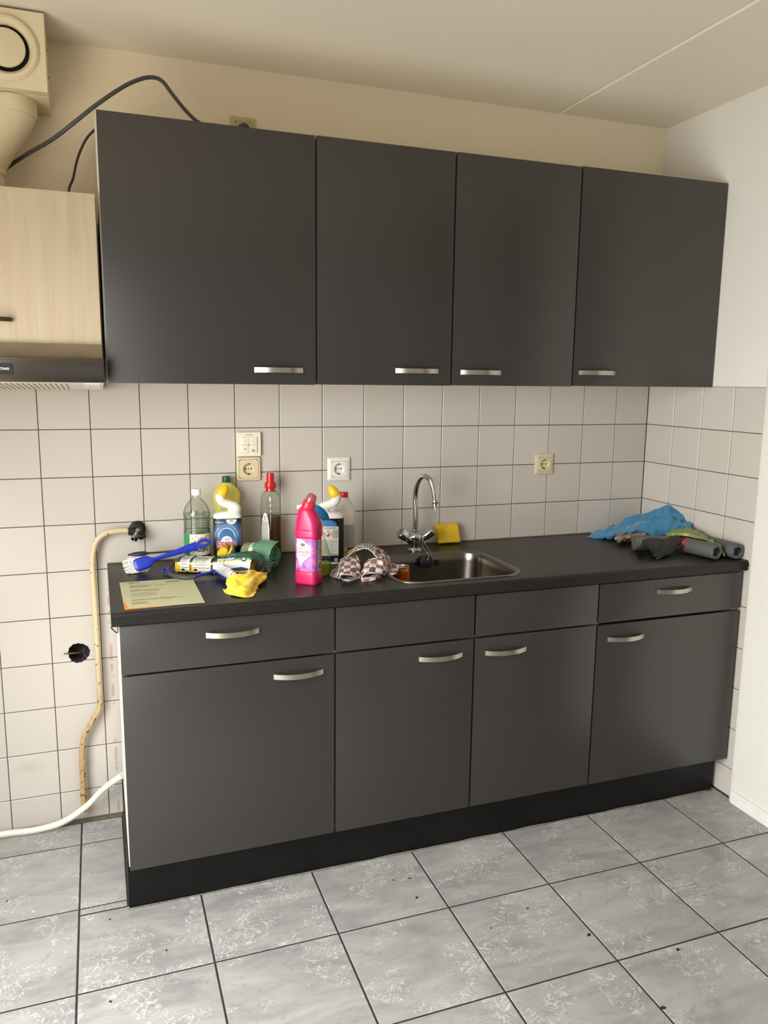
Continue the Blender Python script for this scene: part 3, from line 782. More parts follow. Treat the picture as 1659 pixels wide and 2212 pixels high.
e1 = aty(934, 1204, -.192) - pl; e2 = aty(936.5, 1214, -.189) - pl
obj('ball_chain', beads([c0 + Vector((.0015, 0, -.003)), aty(920, 1178, -.150) - pl, aty(928, 1190, -.172) - pl, e1, e2]), M_CHROME, plug, smooth='all')

can = thing('drink_can', 'orange drink can with a silver ring-pull lid standing in the sink', 'can', (-1.192, -0.330, ZW - .1525))
bm = bmesh.new(); lathe(bm, [(0.020, 0), (0.0235, .002), (0.0265, .010), (0.0265, .140), (0.0255, .146), (0.0232, .152)], 36); obj('body', bm, M('can_orange', (214, 104, 26), 0.28, 0.55, var=0.1, vscale=60), can, smooth=40)
bm = bmesh.new(); lathe(bm, [(0.0232, .152), (0.0245, .153), (0.0248, .1555), (0.0235, .157), (0.0222, .1555), (0.0215, .152), (0.0, .152)], 36); obj('lid', bm, M('aluminium', (205, 205, 205), 0.25, 1.0), can, smooth=35)
bm = bmesh.new(); tube(bm, [(-.010, -.004, .1548), (0, -.009, .1556), (.010, -.004, .1556), (.010, .004, .155), (0, .008, .1545), (-.010, .004, .1545), (-.010, -.004, .1548)], 0.0016, 8)
obj('ring_pull', bm, MATS['aluminium'], can, smooth='all')

sp = thing('sponge', 'yellow sponge cloth folded double, leaning on the tiles behind the sink', 'sponge', (-0.893, -0.030, ZW + 0.0005), 0.0)
MSP = M('sponge_yellow', (222, 184, 40), 0.9, var=0.12, vscale=160, bump=0.6, bscale=320)
net = [[(-.040 + .0 * k, -.012 - .002 * k, .006), (-.043, -.0075, .035), (-.046, -.001, .062), (-.046, .010, .071), (-.042, .020, .058), (-.037, .018, .030), (-.033, .012, .001)] for k in range(1)]
n2 = [[(x0 + dx, y, z) for (x0, y, z) in net[0]] for dx in (0, .03, .06, .088)]
bm = sheet([n2], 6, 0.0085, 0.0012, 60, seed=3); obj('foam', bm, MSP, sp)

# ------------------------------------------------------------------ fittings on the wall
def lathe_obj(name, prof, mat, parent, center, axis=(0, -1, 0), n=36, sm=35):
    bm = bmesh.new(); lathe(bm, prof, n, axis, center); return obj(name, bm, mat, parent, smooth=sm)
MBG = M('socket_beige', (214, 200, 166), 0.4); MWH = M('socket_white', (230, 226, 216), 0.35)
MHL = M('socket_hole', (12, 11, 10), 0.8); MPIN = M('earth_pin', (120, 112, 98), 0.3, 1.0)
def socket(label, cx, cz, w_, mat, style, y=-0.0005):
    t = thing('wall_socket', label, 'socket', (cx, y, cz), group='wall sockets')
    h = w_ / 2
    spec = ((0, .007, 0), (0, .007, .006), (.002, .006, .0095), (.0068, .005, .0100), (.0082, .005, .0085)) if style == 'round' else ((0, .004, 0), (0, .004, .0055), (.009, .003, .0105), (.0132, .003, .0108), (.0138, .003, .0085))
    R = [rrect(0, 0, 2 * (h - i), 2 * (h - i), r_, d, 5) for i, r_, d in spec]
    bm = bmesh.new(); rings_mesh(bm, [[Vector((p.x, -p.z, p.y)) for p in r_] for r_ in R], caps=False); obj('frame', bm, mat, t, smooth=35)
    i0 = 0.0085 if style == 'round' else .0140
    # face plate with the round well: a rounded square bridged to a circle
    bm = bmesh.new(); n = 48; cr_ = 0.0195
    sq = []; k_ = h - i0
    for k in range(n):
        a = 2 * PI * k / n; c, s = math.cos(a), math.sin(a); f = (abs(c) ** 10 + abs(s) ** 10) ** (-1 / 10)
        sq.append((k_ * c * f, k_ * s * f))
    ringf = lambda r_, d: [Vector((r_ * math.cos(2 * PI * k / n), -d, r_ * math.sin(2 * PI * k / n))) for k in range(n)]
    rings = [[Vector((x, -.007, z)) for x, z in sq], [Vector((x, -.0105, z)) for x, z in sq], [Vector((x * .985, -.0115, z * .985)) for x, z in sq], ringf(cr_ + .0015, .0115), ringf(cr_ + .0007, .0125), ringf(cr_, .0118), ringf(cr_ - .001, .0022)]
    rings_mesh(bm, rings, caps=False); bm.faces.new(list(bm.verts)[-n:]); obj('cover', bm, mat, t, smooth=35)
    for x in (-.0095, .0095): lathe_obj('contact_hole', [(0.0026, .0021), (0.0026, .0028), (0.0001, .0028)], MHL, t, (x, 0, 0), n=14)
    lathe_obj('screw', [(0.0022, .0021), (0.0018, .003), (0.0001, .003)], MPIN, t, (0, 0, 0), n=12)
    for s in (-1, 1): obj('earth_clip', B(-.0025, .0025, -.0105, -.0022, s * .0166 - .0012, s * .0166 + .0012), MPIN if s > 0 else MHL, t)
    return t
def mid(u0, v0, u1, v1):
    a, c = aty(u0, v0, -.01), aty(u1, v1, -.01); return (a.x + c.x) / 2, (a.z + c.z) / 2
x, z = mid(512, 988, 563, 1038); socket('beige double-frame wall socket directly below the white control panel', x, z, .081, MBG, 'round')
x, z = mid(708, 989, 757, 1037); socket('white wall socket on the tiles above the cleaning bottles', x, z, .082, MWH, 'bevel2')
x, z = mid(1154, 980, 1199, 1025); socket('yellowed wall socket on the tiles right of the tap', x, z, .081, MBG, 'bevel2')
t4 = socket('beige wall socket with a plug, peeking over the top of the wall cabinets', -1.629, 2.265, .080, M('socket_old', (206, 188, 140), 0.45), 'bevel2')
pg = thing('power_plug', 'dark power plug pushed into the socket above the wall cabinets', 'plug', (-1.629, -.012, 2.265))
bm = bmesh.new(); lathe(bm, [(0.0185, -.002), (0.0185, .012), (0.0165, .02), (0.010, .030), (0.0055, .034)], 28, (0, -1, 0)); obj('plug_body', bm, M('plug_grey', (78, 70, 62), 0.5), pg, smooth=40)
obj('slot', B(-.0015, .0015, -.0215, -.017, .004, .0165), M_BLACK, pg)
bm = bmesh.new(); tube(bm, [(0, -.032, 0), (0.0, -.055, -.004), (.01, -.075, -.03), (.02, -.09, -.075)], .0032, 8); obj('cord', bm, M_BLACK, pg, smooth='all')

x, z = mid(512, 934, 563, 985)
cp = thing('control_panel', 'white ventilation control panel with four keys above the left socket', 'control panel', (x, -.0005, z))
M_CP = M('panel_white', (232, 226, 208), 0.4); M_INK = M('print_dark', (40, 36, 34), 0.6)
bm = bmesh.new(); R = [rrect(0, 0, .081 - 2 * i, .081 - 2 * i, .003, d, 4) for i, d in ((0, 0), (0, .0105), (.0012, .0117), (.0155, .0117), (.016, .010))]
rings_mesh(bm, [[Vector((p.x, -p.z, p.y)) for p in r_] for r_ in R]); obj('frame', bm, M_CP, cp, smooth=35)
for sx in (-1, 1):
    for sz in (-1, 1):
        cx_, cz_ = sx * .0136, sz * .0136 - .002
        kx = obj('key', B(cx_ - .0133, cx_ + .0133, -.0155, -.010, cz_ - .0133, cz_ + .0133, .0008, 2), M_CP, cp, smooth=35)
        f = lambda a, c, cx_=cx_, cz_=cz_: Vector((cx_ + a, -.0157, cz_ + c))
        T = rect_tris(-.001, .001, -.001, .001) if sz > 0 else (print_lines(-.005, .005, -.001, .0015, 1, .8, 4) if sx < 0 else rect_tris(-.001, .001, .001, .003) + print_lines(-.005, .006, -.009, -.002, 2, .6, 5))
        obj('marking', tris_mesh(bmesh.new(), T, f), M_INK, kx)
lathe_obj('sensor', [(0.0016, .0152), (0.0016, .0161), (0.0001, .0161)], MHL, cp, (0, 0, -.002), n=12)
obj('lettering', tris_mesh(bmesh.new(), text_tris('ClimaRad', .0065, 'CENTER', 0.0, 0.25), lambda a, c: Vector((a, -.0119, .0305 + c))), M_INK, cp)

# gas pipe, its tap on the wall plate
PY = -0.030
pp = [aty(u, v, PY) for u, v in ((278, 1146), (252, 1147), (226, 1153), (207, 1172), (200, 1205), (201, 1250), (206, 1330), (211, 1420), (215.5, 1500), (215, 1528), (203, 1552), (186, 1582), (178.5, 1608), (177.5, 1650), (179.5, 1695), (182, 1752))]
pipe = thing('gas_pipe', 'old cream gas pipe with chipped paint bending down the tiled wall', 'pipe', (pp[-1].x, PY, 0.06))
L0 = pipe.location
mt, nt, b = nodes_mat('chipped_cream'); g = nt.nodes.new('ShaderNodeNewGeometry')
chip = mth(nt, 'GREATER_THAN', nz(nt, g.outputs['Position'], 90, 4, 0.5), 0.665)
sepz = nt.nodes.new('ShaderNodeSeparateXYZ'); nt.links.new(g.outputs['Position'], sepz.inputs[0])
rust = mth(nt, 'GREATER_THAN', nz(nt, g.outputs['Position'], 70, 4, 0.8), 0.60)
low = mth(nt, 'SMOOTH_MIN', mth(nt, 'MAXIMUM', mth(nt, 'MULTIPLY', mth(nt, 'SUBTRACT', 0.62, sepz.outputs[2]), 3.2), 0.0), 1.0)
allc = mth(nt, 'MAXIMUM', chip, mth(nt, 'MULTIPLY', rust, low))
basec = mixc(nt, low, lin((200, 184, 146)), lin((178, 148, 106)))
nt.links.new(mixc(nt, allc, basec, lin((66, 44, 28))), b.inputs['Base Color']); b.inputs['Roughness'].default_value = 0.45
M_PIPE = mt
bm = bmesh.new(); tube(bm, [p - L0 for p in pp], 0.0094, 16, 6); obj('pipe', bm, M_PIPE, pipe, smooth='all')
cz = aty(178, 1646, PY) - L0
bm = bmesh.new(); lathe(bm, [(0.0095, -.010), (0.0116, -.0095), (0.0116, .0095), (0.0095, .010)], 20, (0, 0, 1), cz); obj('coupling', bm, M_PIPE, pipe, smooth=35)
vp = aty(297, 1142, -.006)
gt = thing('gas_tap', 'chrome gas tap with black handle on a dark round wall plate', 'tap', (vp.x, -.0005, vp.z))
M_PLATE = M('plate_dark', (34, 28, 24), 0.45, 0.3, var=0.3, vscale=80)
lathe_obj('wall_plate', [(0.0255, 0), (0.0255, .005), (0.023, .0075), (0.018, .010), (0.018, .030), (0.015, .033), (0.001, .033)], M_PLATE, gt, (0, 0, 0))
lathe_obj('pipe_socket', [(0.0135, 0), (0.0135, .016), (0.012, .018)], M_PLATE, gt, (-.012, -.030, -.003), (-1, 0, 0), 18)
for a in (-.4, 2.2): lathe_obj('screw', [(0.0028, .0), (0.0024, .0092), (0.0001, .0094)], M_STEEL, gt, (math.cos(a) * .0205, 0, math.sin(a) * .0205), n=10)
ax = Vector((-.35, -.62, -.70)).normalized()
lathe_obj('spout', [(0.0125, .0), (0.0125, .022), (0.010, .024), (0.010, .027), (0.0118, .028), (0.0118, .040), (0.0095, .041), (0.007, .041), (0.007, .03)], M_CHROME, gt, (0, -.022, 0), ax, 24)
bm = bmesh.new(); c = Vector((.008, -.048, -.016))
lathe(bm, [(0.011, -.014), (0.0125, -.006), (0.0125, .004), (0.009, .006)], 16, (.25, -.9, -.2), c); box(bm, c.x - .016, c.x + .016, c.y - .012, c.y - .003, c.z - .005, c.z + .005, .002, 2)
obj('handle', bm, M_BLACK, gt, smooth=40)

# white hose running into the side of the base cabinet
hp = [aty(u, v, y) for u, v, y in ((-160, 1808, -.10), (-60, 1810, -.06), (20, 1800, -.045), (80, 1792, -.05), (135, 1776, -.058), (185, 1743, -.066), (222, 1706, -.076), (250, 1684, -.085), (266, 1674, -.09))]
hp = [Vector((p.x, p.y, max(p.z, .0115))) for p in hp]; hp.append(Vector((-2.083, -.095, hp[-1].z + .002)))
bm = bmesh.new(); tube(bm, hp, .0105, 16, 8); o = obj('water_hose', bm, M('hose_white', (220, 218, 206), 0.4, var=0.06, vscale=40), smooth='all')
tag(o, 'white plastic hose along the wall foot going up into the base cabinet', 'hose')

# ------------------------------------------------------------------ hood cabinet, hood, duct and cables
HX0, HX1 = -2.682, -2.083
hc = thing('hood_cabinet', 'pale maple cabinet above the range hood', 'cabinet', ((HX0 + HX1) / 2, -.17, 1.54))
ox, oy, oz = hc.location
obj('body', B(HX0 + .001 - ox, HX1 - .001 - ox, -.335 - oy, -.002 - oy, .03, 1.958 - oz, .001, 1), M_MAPLE, hc)
d = obj('door', B(HX0 + .002 - ox, HX1 - .0035 - ox, -.357 - oy, -.337 - oy, .0, 1.963 - oz, .0012, 2), M_MAPLE, hc, smooth=35)
bm = bmesh.new(); hx = -2.379
tube(bm, [(hx - .072 - ox, -.357 - oy, 1.633 - oz), (hx - .064 - ox, -.375 - oy, 1.633 - oz), (hx - ox, -.384 - oy, 1.633 - oz), (hx + .064 - ox, -.375 - oy, 1.633 - oz), (hx + .072 - ox, -.357 - oy, 1.633 - oz)], .0058, 14, 6)
obj('handle', bm, M('handle_bronze', (92, 80, 68), 0.35, 0.9), d, smooth='all')
hd = thing('range_hood', 'slim stainless steel range hood with a black name badge', 'range hood', ((HX0 + HX1) / 2, -.2, 1.455))
ox, oy, oz = hd.location
obj('body', B(HX0 + .004 - ox, HX1 - .004 - ox, -.333 - oy, -.002 - oy, .032, 1.538 - oz), M_WHITEP, hd)
YH = -.405
obj('front_panel', B(HX0 + .001 - ox, HX1 - .0005 - ox, YH - oy, YH + .05 - oy, 1.4728 - oz, 1.5365 - oz, .0015, 2), M('hood_steel', (122, 112, 102), 0.28, 1.0, bump=0.05, bscale=300), hd, smooth=35)
M_SM = M('visor_taupe', (118, 104, 80), 0.22, var=0.12, vscale=14)
obj('visor', B(HX0 + .001 - ox, HX1 - .002 - ox, -.372 - oy, -.366 - oy, 1.5375 - oz, 1.574 - oz, .0006, 1), M_SM, hd)
# underside slopes down to the rear
bm = bmesh.new(); prof = [(YH + .003, 1.4762), (-.36, 1.4762), (-.012, 1.4762), (-.012, 1.4485), (-.05, 1.4490), (YH + .003, 1.4722)]
a_ = [bm.verts.new((HX0 + .003 - ox, y - oy, z - oz)) for y, z in prof]; b_ = [bm.verts.new((HX1 - .003 - ox, y - oy, z - oz)) for y, z in prof]
for i in range(len(prof)): bm.faces.new((a_[i], a_[(i + 1) % len(prof)], b_[(i + 1) % len(prof)], b_[i]))
bm.faces.new(a_); bm.faces.new(b_[::-1]); und = obj('underside', bm, M('hood_white', (222, 218, 206), 0.4), hd)
M_FIL = M('filter_greasy', (170, 152, 112), 0.5)
for k in range(34):
    x = HX0 + .05 + k * .0135
    if x > HX1 - .075: break
    bm = bmesh.new(); zz = lambda y: 1.4722 + (1.4490 - 1.4722) * (y - YH) / (-.05 - YH)
    ys = (YH + .03, -.085); vs = []
    for xo, dz in ((0, .0012), (.0045, -.0024), (.009, .0012)): vs.append([bm.verts.new((x + xo - ox, y - oy, zz(y) + dz - oz)) for y in ys])
    bm.faces.new((vs[0][0], vs[1][0], vs[1][1], vs[0][1])); bm.faces.new((vs[1][0], vs[2][0], vs[2][1], vs[1][1])); bm.faces.new((vs[0][0], vs[0][1], vs[2][1], vs[2][0]))
    bm.faces.new((vs[0][0], vs[2][0], vs[1][0])); bm.faces.new((vs[0][1], vs[1][1], vs[2][1]))
    obj('filter_slat', bm, M_FIL, hd)
bm = bmesh.new(); zz = lambda y: 1.4722 + (1.4490 - 1.4722) * (y - YH) / (-.05 - YH)
for (x0, x1) in ((HX1 - .052, HX1 - .012),):
    v = [bm.verts.new((x - ox, y - oy, zz(y) - dz - oz)) for dz in (-.001, .0015) for x, y in ((x0, YH + .03), (x1, YH + .03), (x1, -.075), (x0, -.075))]
    for f in ((3, 2, 1, 0), (4, 5, 6, 7), (0, 1, 5, 4), (1, 2, 6, 5), (2, 3, 7, 6), (3, 0, 4, 7)): bm.faces.new([v[i] for i in f])
obj('lamp_cover', bm, M_WHITEP, hd)
bd = obj('badge', B(-2.46 - ox, -2.305 - ox, YH - .0018 - oy, YH + .001 - oy, 1.4925 - oz, 1.5205 - oz, .0004, 1), M_BLACK, hd)
obj('lettering', tris_mesh(bmesh.new(), text_tris('ATAG', .0076, 'RIGHT', .04), lambda a, c: Vector((-2.314 - ox + a * 1.35, YH - .0024 - oy, 1.5040 - oz + c))), M_WHITEP, bd)

VX, VZ = -2.2905, 2.3455
M_CRM = M('cream_plastic', (226, 212, 178), 0.35, var=0.03, vscale=12)
vb = thing('ventilation_box', 'cream square ventilation box with a round valve at the ceiling', 'ventilation', (VX, -.1, 2.2455))
ox, oy, oz = vb.location
obj('housing', B(-.0975, .0975, -.060, .0995, .0, .2015, .003, 2), M_CRM, vb, smooth=35)
bm = bmesh.new(); n = 64; rings = []
for k_, d_ in ((.0985, -.036), (.0985, .0055), (.097, .007)):
    rings.append([Vector((max(-k_, min(k_, k_ * 1.4143 * math.cos(a))), -.094 - d_, (VZ - oz) + max(-k_, min(k_, k_ * 1.4143 * math.sin(a))))) for a in [2 * PI * i / n for i in range(n)]])
for r_, d_ in ((.082, .007), (.0815, .012), (.076, .017), (.068, .018), (.060, .010), (.0575, -.002)):
    rings.append([Vector((r_ * math.cos(2 * PI * i / n), -.094 - d_, (VZ - oz) + r_ * math.sin(2 * PI * i / n))) for i in range(n)])
rings_mesh(bm, rings, caps=False); obj('face_plate', bm, M_CRM, vb, smooth=35)
lathe_obj('throat', [(0.0574, -.0015), (0.0570, -.03), (0.0001, -.03)], M_DARK, vb, (0, -.094, VZ - oz))
lathe_obj('valve_disc', [(0.02, -.01), (0.0465, .003), (0.0490, .007), (0.0478, .011), (0.03, .0145), (0.0, .0155)], M('valve_cream', (222, 206, 172), 0.35), vb, (0, -.094, VZ - oz), n=48)
for s in (-1, 1):
    obj('screw', lathe(bmesh.new(), [(0.003, 0), (0.0025, .002), (0.0001, .002)], 10, (1, 0, 0), (.0985, -.02, .1 + s * .035)), M_STEEL, vb)
dc = thing('vent_duct', 'cream plastic duct with an angled bend under the ventilation box', 'duct', (-2.372, -.105, 1.960))
L0 = dc.location
pts = [(-2.2905, -.105, 2.246), (-2.2905, -.105, 2.222), (-2.300, -.105, 2.198), (-2.352, -.105, 2.112), (-2.370, -.105, 2.080), (-2.376, -.105, 2.052)]
bm = bmesh.new(); tube(bm, [Vector(p) - L0 for p in pts], [.0625, .0625, .0625, .0600, .0590, .0585], 32, 5, True); obj('bend', bm, M_CRM, dc, smooth=40)
bm = bmesh.new(); lathe(bm, [(0.0645, .243), (0.0645, .285)], 36, (0, 0, 1), (.0815, 0, 0)); obj('collar', bm, M_CRM, dc, smooth=35)
bm = bmesh.new(); lathe(bm, [(0.0555, 0), (0.0555, .080), (0.0602, .082), (0.0602, .100)], 36, (0, 0, 1), (-.004, 0, 0)); obj('pipe', bm, M_CRM, dc, smooth=35)

M_CAB = M('cable_grey', (74, 76, 76), 0.45)
cpnt = [(-2.40, -.08, 1.985)] + [tuple(aty(u, v, y)) for u, v, y in ((-40, 398, -.022), (12, 364, -.045), (60, 332, -.10), (110, 303, -.155), (150, 273, -.19), (205, 229, -.205), (262, 190, -.19), (300, 172, -.17), (328, 167, -.16), (350, 175, -.155), (372, 203, -.15), (396, 233, -.145), (420, 258, -.14), (437, 270, -.135))]
e_ = cpnt[-1]; cpnt += [(e_[0] + .04, -.13, 2.200), (e_[0] + .09, -.12, 2.1815), (e_[0] + .2, -.11, 2.1790)]
bm = bmesh.new(); tube(bm, cpnt[1:], .0056, 12, 6); o = obj('thick_cable', bm, M_CAB, smooth='all'); tag(o, 'thick grey cable arching from the duct over the wall cabinet', 'cable')
cp2 = [tuple(aty(u, v, y)) for u, v, y in ((215, 272, -.04), (205, 280, -.045), (188, 298, -.05), (174, 325, -.055), (165, 352, -.06), (158, 385, -.065), (149, 410, -.075))]
cp2 = [(-2.03, -.035, 2.214)] + cp2 + [(cp2[-1][0] - .004, -.09, 1.97)]
bm = bmesh.new(); tube(bm, cp2, .0036, 10, 6); o = obj('thin_cable', bm, M('cable_brown', (62, 54, 48), 0.5), smooth='all'); tag(o, 'thin dark cable dropping behind the maple hood cabinet', 'cable')

# ------------------------------------------------------------------ bottles on the worktop
RIPPLE = lambda z0, z1, n, r, d: [(z0 + (z1 - z0) * k / (2 * n), r - (d if k % 2 else 0), r - (d if k % 2 else 0), 2, 0) for k in range(2 * n + 1)]
PET = clear_mat('clear_pet', (244, 247, 243), 0.06, rim=0.40); WATER = clear_mat('clear_vinegar', (243, 247, 243), 0.015)
INKW = M('print_white', (236, 236, 232), 0.5); INKR = M('print_red', (196, 30, 36), 0.45); INKG = M('print_green', (22, 82, 50), 0.5); INKB = M('print_black', (22, 20, 24), 0.5); INKX = M('fine_print', (96, 94, 92), 0.6)
def vbottle(t, body, mat, liquid=None, lmat=None):
    o = obj('bottle_body', body.mesh(), mat, t, smooth=50)
    if liquid: obj('liquid', body.mesh(-.0016, .003, liquid), lmat, t, smooth=50)
    return o

# clear vinegar bottle
t = thing('vinegar_bottle', 'clear plastic vinegar bottle with a white cap and green label', 'bottle', (-1.816, -.085, ZW + .0005), -.12)
bd = Body([(0, .036, .036, 2, 0), (.003, .040, .040, 2, 0), (.010, .042, .042, 2, 0)] + RIPPLE(.014, .034, 3, .0420, .0016) + [(.036, .0425, .0425, 2, 0), (.106, .0425, .0425, 2, 0)] + RIPPLE(.110, .160, 6, .0425, .0020) + [(.166, .0432, .0432, 2, 0), (.175, .0418, .0418, 2, 0), (.190, .036, .036, 2, 0), (.205, .0265, .0265, 2, 0), (.215, .0175, .0175, 2, 0), (.220, .0140, .0140, 2, 0), (.232, .0135, .0135, 2, 0)], 3)
vbottle(t, bd, PET, .168, WATER)
lb = obj('label', bd.patch(-.025, .075, .036, .105), M('label_cream', (226, 226, 204), 0.45, var=0.04, vscale=30), t, smooth='all'); lb['label'] = 'pale front label'
obj('print', bd.ink(split_tris(text_tris('UNA', .0135, 'CENTER', .03, .2), .004), .016, .086), INKR, lb)
obj('print', bd.ink(split_tris(text_tris('schoonmaak', .0125, 'LEFT', .01), .004), -.012, .066), INKG, lb)
obj('print', bd.ink(split_tris(text_tris('AZIJN', .0165, 'LEFT', .03), .004), -.008, .049), INKG, lb)
leaf = []
for (a, z_, l, ww, an) in ((-.016, .092, .014, .006, .5), (-.008, .084, .016, .006, -.4), (-.018, .080, .012, .005, 1.2), (.030, .098, .012, .005, .2), (-.004, .098, .010, .004, -.8)):
    P = [(a + math.cos(an) * l * s + -math.sin(an) * ww * q, z_ + math.sin(an) * l * s + math.cos(an) * ww * q) for s, q in ((-.5, 0), (0, -.5), (.5, 0), (0, .5))]
    leaf += poly_tris([(x, min(.1045, y)) for x, y in P])
obj('leaf_print', bd.ink(split_tris(leaf, .004), 0, 0, .0009), M('leaf_green', (150, 178, 84), 0.5), lb)
lb2 = obj('label', bd.patch(-.075, -.0255, .034, .105), M('label_green', (52, 140, 70), 0.45), t, smooth='all'); lb2['label'] = 'green side label'
obj('print', bd.ink(split_tris(text_tris('azijn', .011, 'RIGHT'), .004) + print_lines(-.030, -.004, -.012, -.003, 3, .5, 8), -.027, .062), INKW, lb2)
bm = bmesh.new(); lathe(bm, [(0.0152, .228), (0.0158, .229), (0.0158, .2455), (0.0148, .248), (0.0001, .2483)], 36)
obj('cap', bm, M_WHITEP, t, smooth=40)

# yellow washing-up bottle behind
t = thing('detergent_bottle', 'translucent yellow bottle with dark green cap behind the yellow-capped toilet cleaner', 'bottle', (-1.7105, -.030, ZW + .0005), -.06)
bd = Body([(0, .039, .019, 3, 0), (.004, .043, .0215, 3, 0), (.05, .044, .022, 3, 0), (.13, .041, .021, 3, 0), (.172, .0405, .021, 3, 0), (.20, .044, .0215, 2.8, 0), (.220, .0455, .021, 2.5, 0), (.238, .036, .019, 2.3, 0), (.252, .021, .016, 2, 0), (.258, .0128, .0128, 2, 0), (.264, .012, .012, 2, 0)], 4)
obj('bottle_body', bd.mesh(), clear_mat('yellow_translucent', (248, 244, 160), 0.03, 0.1, (250, 244, 150), 0.78), t, smooth=50)
bm = bmesh.new(); lathe(bm, [(0.0135, .259), (0.0142, .260), (0.0135, .274), (0.0138, .2775), (0.0122, .2795), (0.0001, .2798)], 32); obj('cap', bm, M('cap_green', (14, 84, 54), 0.3), t, smooth=40)

# toilet cleaner bottles with the bent neck
M_DUCKW = M('milk_white', (230, 228, 220), 0.3, sub=0.1); M_DCAP = M('cap_yellow', (236, 186, 32), 0.35)
def bent_bottle(t, s):
    """s=+1 spout turned to the right, -1 to the left"""
    bd = Body([(0, .040, .024, 3.4, 0), (.004, .0445, .0275, 3.4, 0), (.012, .0455, .0285, 3.4, 0), (.120, .0455, .0285, 3.4, 0), (.150, .0455, .0285, 3.4, 0), (.160, .0445, .0275, 3.2, 0), (.166, .041, .025, 3, s * .001), (.171, .031, .021, 2.6, s * .008), (.1735, .016, .014, 2.3, s * .012)], 4)
    bm = bd.mesh(); k = .00042
    pts = [(s * .018, 0, .150), (s * .022, 0, .168), (s * .026, 0, .181), (s * .017, 0, .1905), (0, 0, .1965), (-s * .014, 0, .2035), (-s * .0205, 0, .216), (-s * .0185, 0, .2275)]
    tube(bm, pts, [.024, .0225, .0190, .0150, .0143, .0150, .0160, .0168], 24, 7, up=(0, 1, 0))
    o = obj('bottle_body', bm, M_DUCKW, t, smooth=50)
    c = Vector((-s * .0185, 0, .2255)); ax = Vector((s * .50, 0, .86)).normalized()
    bm = bmesh.new(); lathe(bm, [(0.0172, -.001), (0.0182, .001), (0.0178, .010), (0.0155, .020), (0.0118, .029), (0.0078, .0355), (0.004, .038), (0.0001, .0386)], 32, ax, c)
    obj('cap', bm, M_DCAP, t, smooth=40)
    return bd
t = thing('toilet_cleaner', 'white bent-neck toilet cleaner bottle with yellow cap, dark blue front label', 'bottle', (-1.7195, -.098, ZW + .0005), -.12, 'bent-neck toilet cleaner bottles')
bd = bent_bottle(t, 1)
mt, nt, b = nodes_mat('label_navy'); tc = nt.nodes.new('ShaderNodeTexCoord'); sx = nt.nodes.new('ShaderNodeSeparateXYZ'); nt.links.new(tc.outputs['Object'], sx.inputs[0])
dx = mth(nt, 'SUBTRACT', sx.outputs[0], 0.0); dz = mth(nt, 'SUBTRACT', sx.outputs[2], 0.100)
rad = mth(nt, 'SQRT', mth(nt, 'ADD', mth(nt, 'MULTIPLY', dx, dx), mth(nt, 'MULTIPLY', dz, dz)))
cc = ramp(nt, mth(nt, 'DIVIDE', rad, 0.06), [(0.45, (92, 132, 170)), (0.72, (58, 84, 122)), (0.95, (24, 26, 46))])
nt.links.new(mixc(nt, mth(nt, 'LESS_THAN', sx.outputs[2], 0.062), cc, lin((16, 15, 20))), b.inputs['Base Color']); b.inputs['Roughness'].default_value = 0.35
lb = obj('label', bd.patch(-.062, .062, .010, .152, nu=60), MATS['label_navy'], t, smooth='all'); lb['label'] = 'dark blue front label'
arc = [(.000 + .0265 * math.cos(a), .092 + .030 * math.sin(a)) for a in [k * PI / 32 for k in range(33)]]; arc2 = [(x * .93, .092 + (y - .092) * .93) for x, y in arc]
T = []
for i in range(32): T += poly_tris([arc[i], arc[i + 1], arc2[i + 1], arc2[i]])
obj('arch_print', bd.ink(T, -.004, 0, .0011), INKW, lb)
P = [(x * .92, .092 + (y - .092) * .92) for x, y in arc]
obj('arch_print', bd.ink(split_tris(sum([poly_tris([(0, .092), P[i], P[i + 1]]) for i in range(32)], []) + rect_tris(-.0243, .0243, .070, .092), .006), -.004, 0, .0009), M('print_blue', (60, 106, 158), 0.4), lb)
P = [(.0185 * math.cos(a) , .076 + .019 * math.sin(a)) for a in [k * PI / 20 for k in range(21)]]
obj('arch_print', bd.ink(split_tris(sum([poly_tris([(0, .076), P[i], P[i + 1]]) for i in range(20)], []), .006), -.004, 0, .0011), M('print_pale', (214, 220, 222), 0.4), lb)
obj('print', bd.ink(text_tris('WC', .0105, 'CENTER', .0, .25), -.002, .0795, .0013), M('print_navy', (52, 60, 90), 0.4), lb)
obj('print', bd.ink(split_tris(text_tris('EEND', .0250, 'CENTER', .075), .004), -.004, .058, .0013), INKW, lb)
obj('print', bd.ink(split_tris(text_tris('EEND', .0250, 'CENTER', .035), .004), -.004, .058, .0016), INKR, lb)
obj('print', bd.ink(text_tris('MAX', .0070, 'CENTER', .02), -.004, .0475, .0011) , INKW, lb)
obj('print', bd.ink(split_tris(text_tris('ONTKALKER', .0098, 'CENTER', .0), .004), 0, .036, .0011), INKW, lb)
obj('print', bd.ink(text_tris('SC Johnson', .0058, 'LEFT', .01), -.041, .139, .0011), INKW, lb)
P = [(.012 + .0165 * math.cos(a), .149 + .016 * math.sin(a)) for a in [PI + k * PI / 16 for k in range(17)]]
bg = obj('badge_print', bd.ink(split_tris(poly_tris(P), .006), 0, 0, .0010), INKW, lb)
obj('print', bd.ink(text_tris('MEER', .0048, 'CENTER', .03) + [tuple((x, y - .0052) for x, y in q) for q in text_tris('ACTION', .0044, 'CENTER', .02)], .012, .144, .0013), INKB, lb)
T = []; word = 'VERNIEUWDE TOILET REINIGER ACTIV'
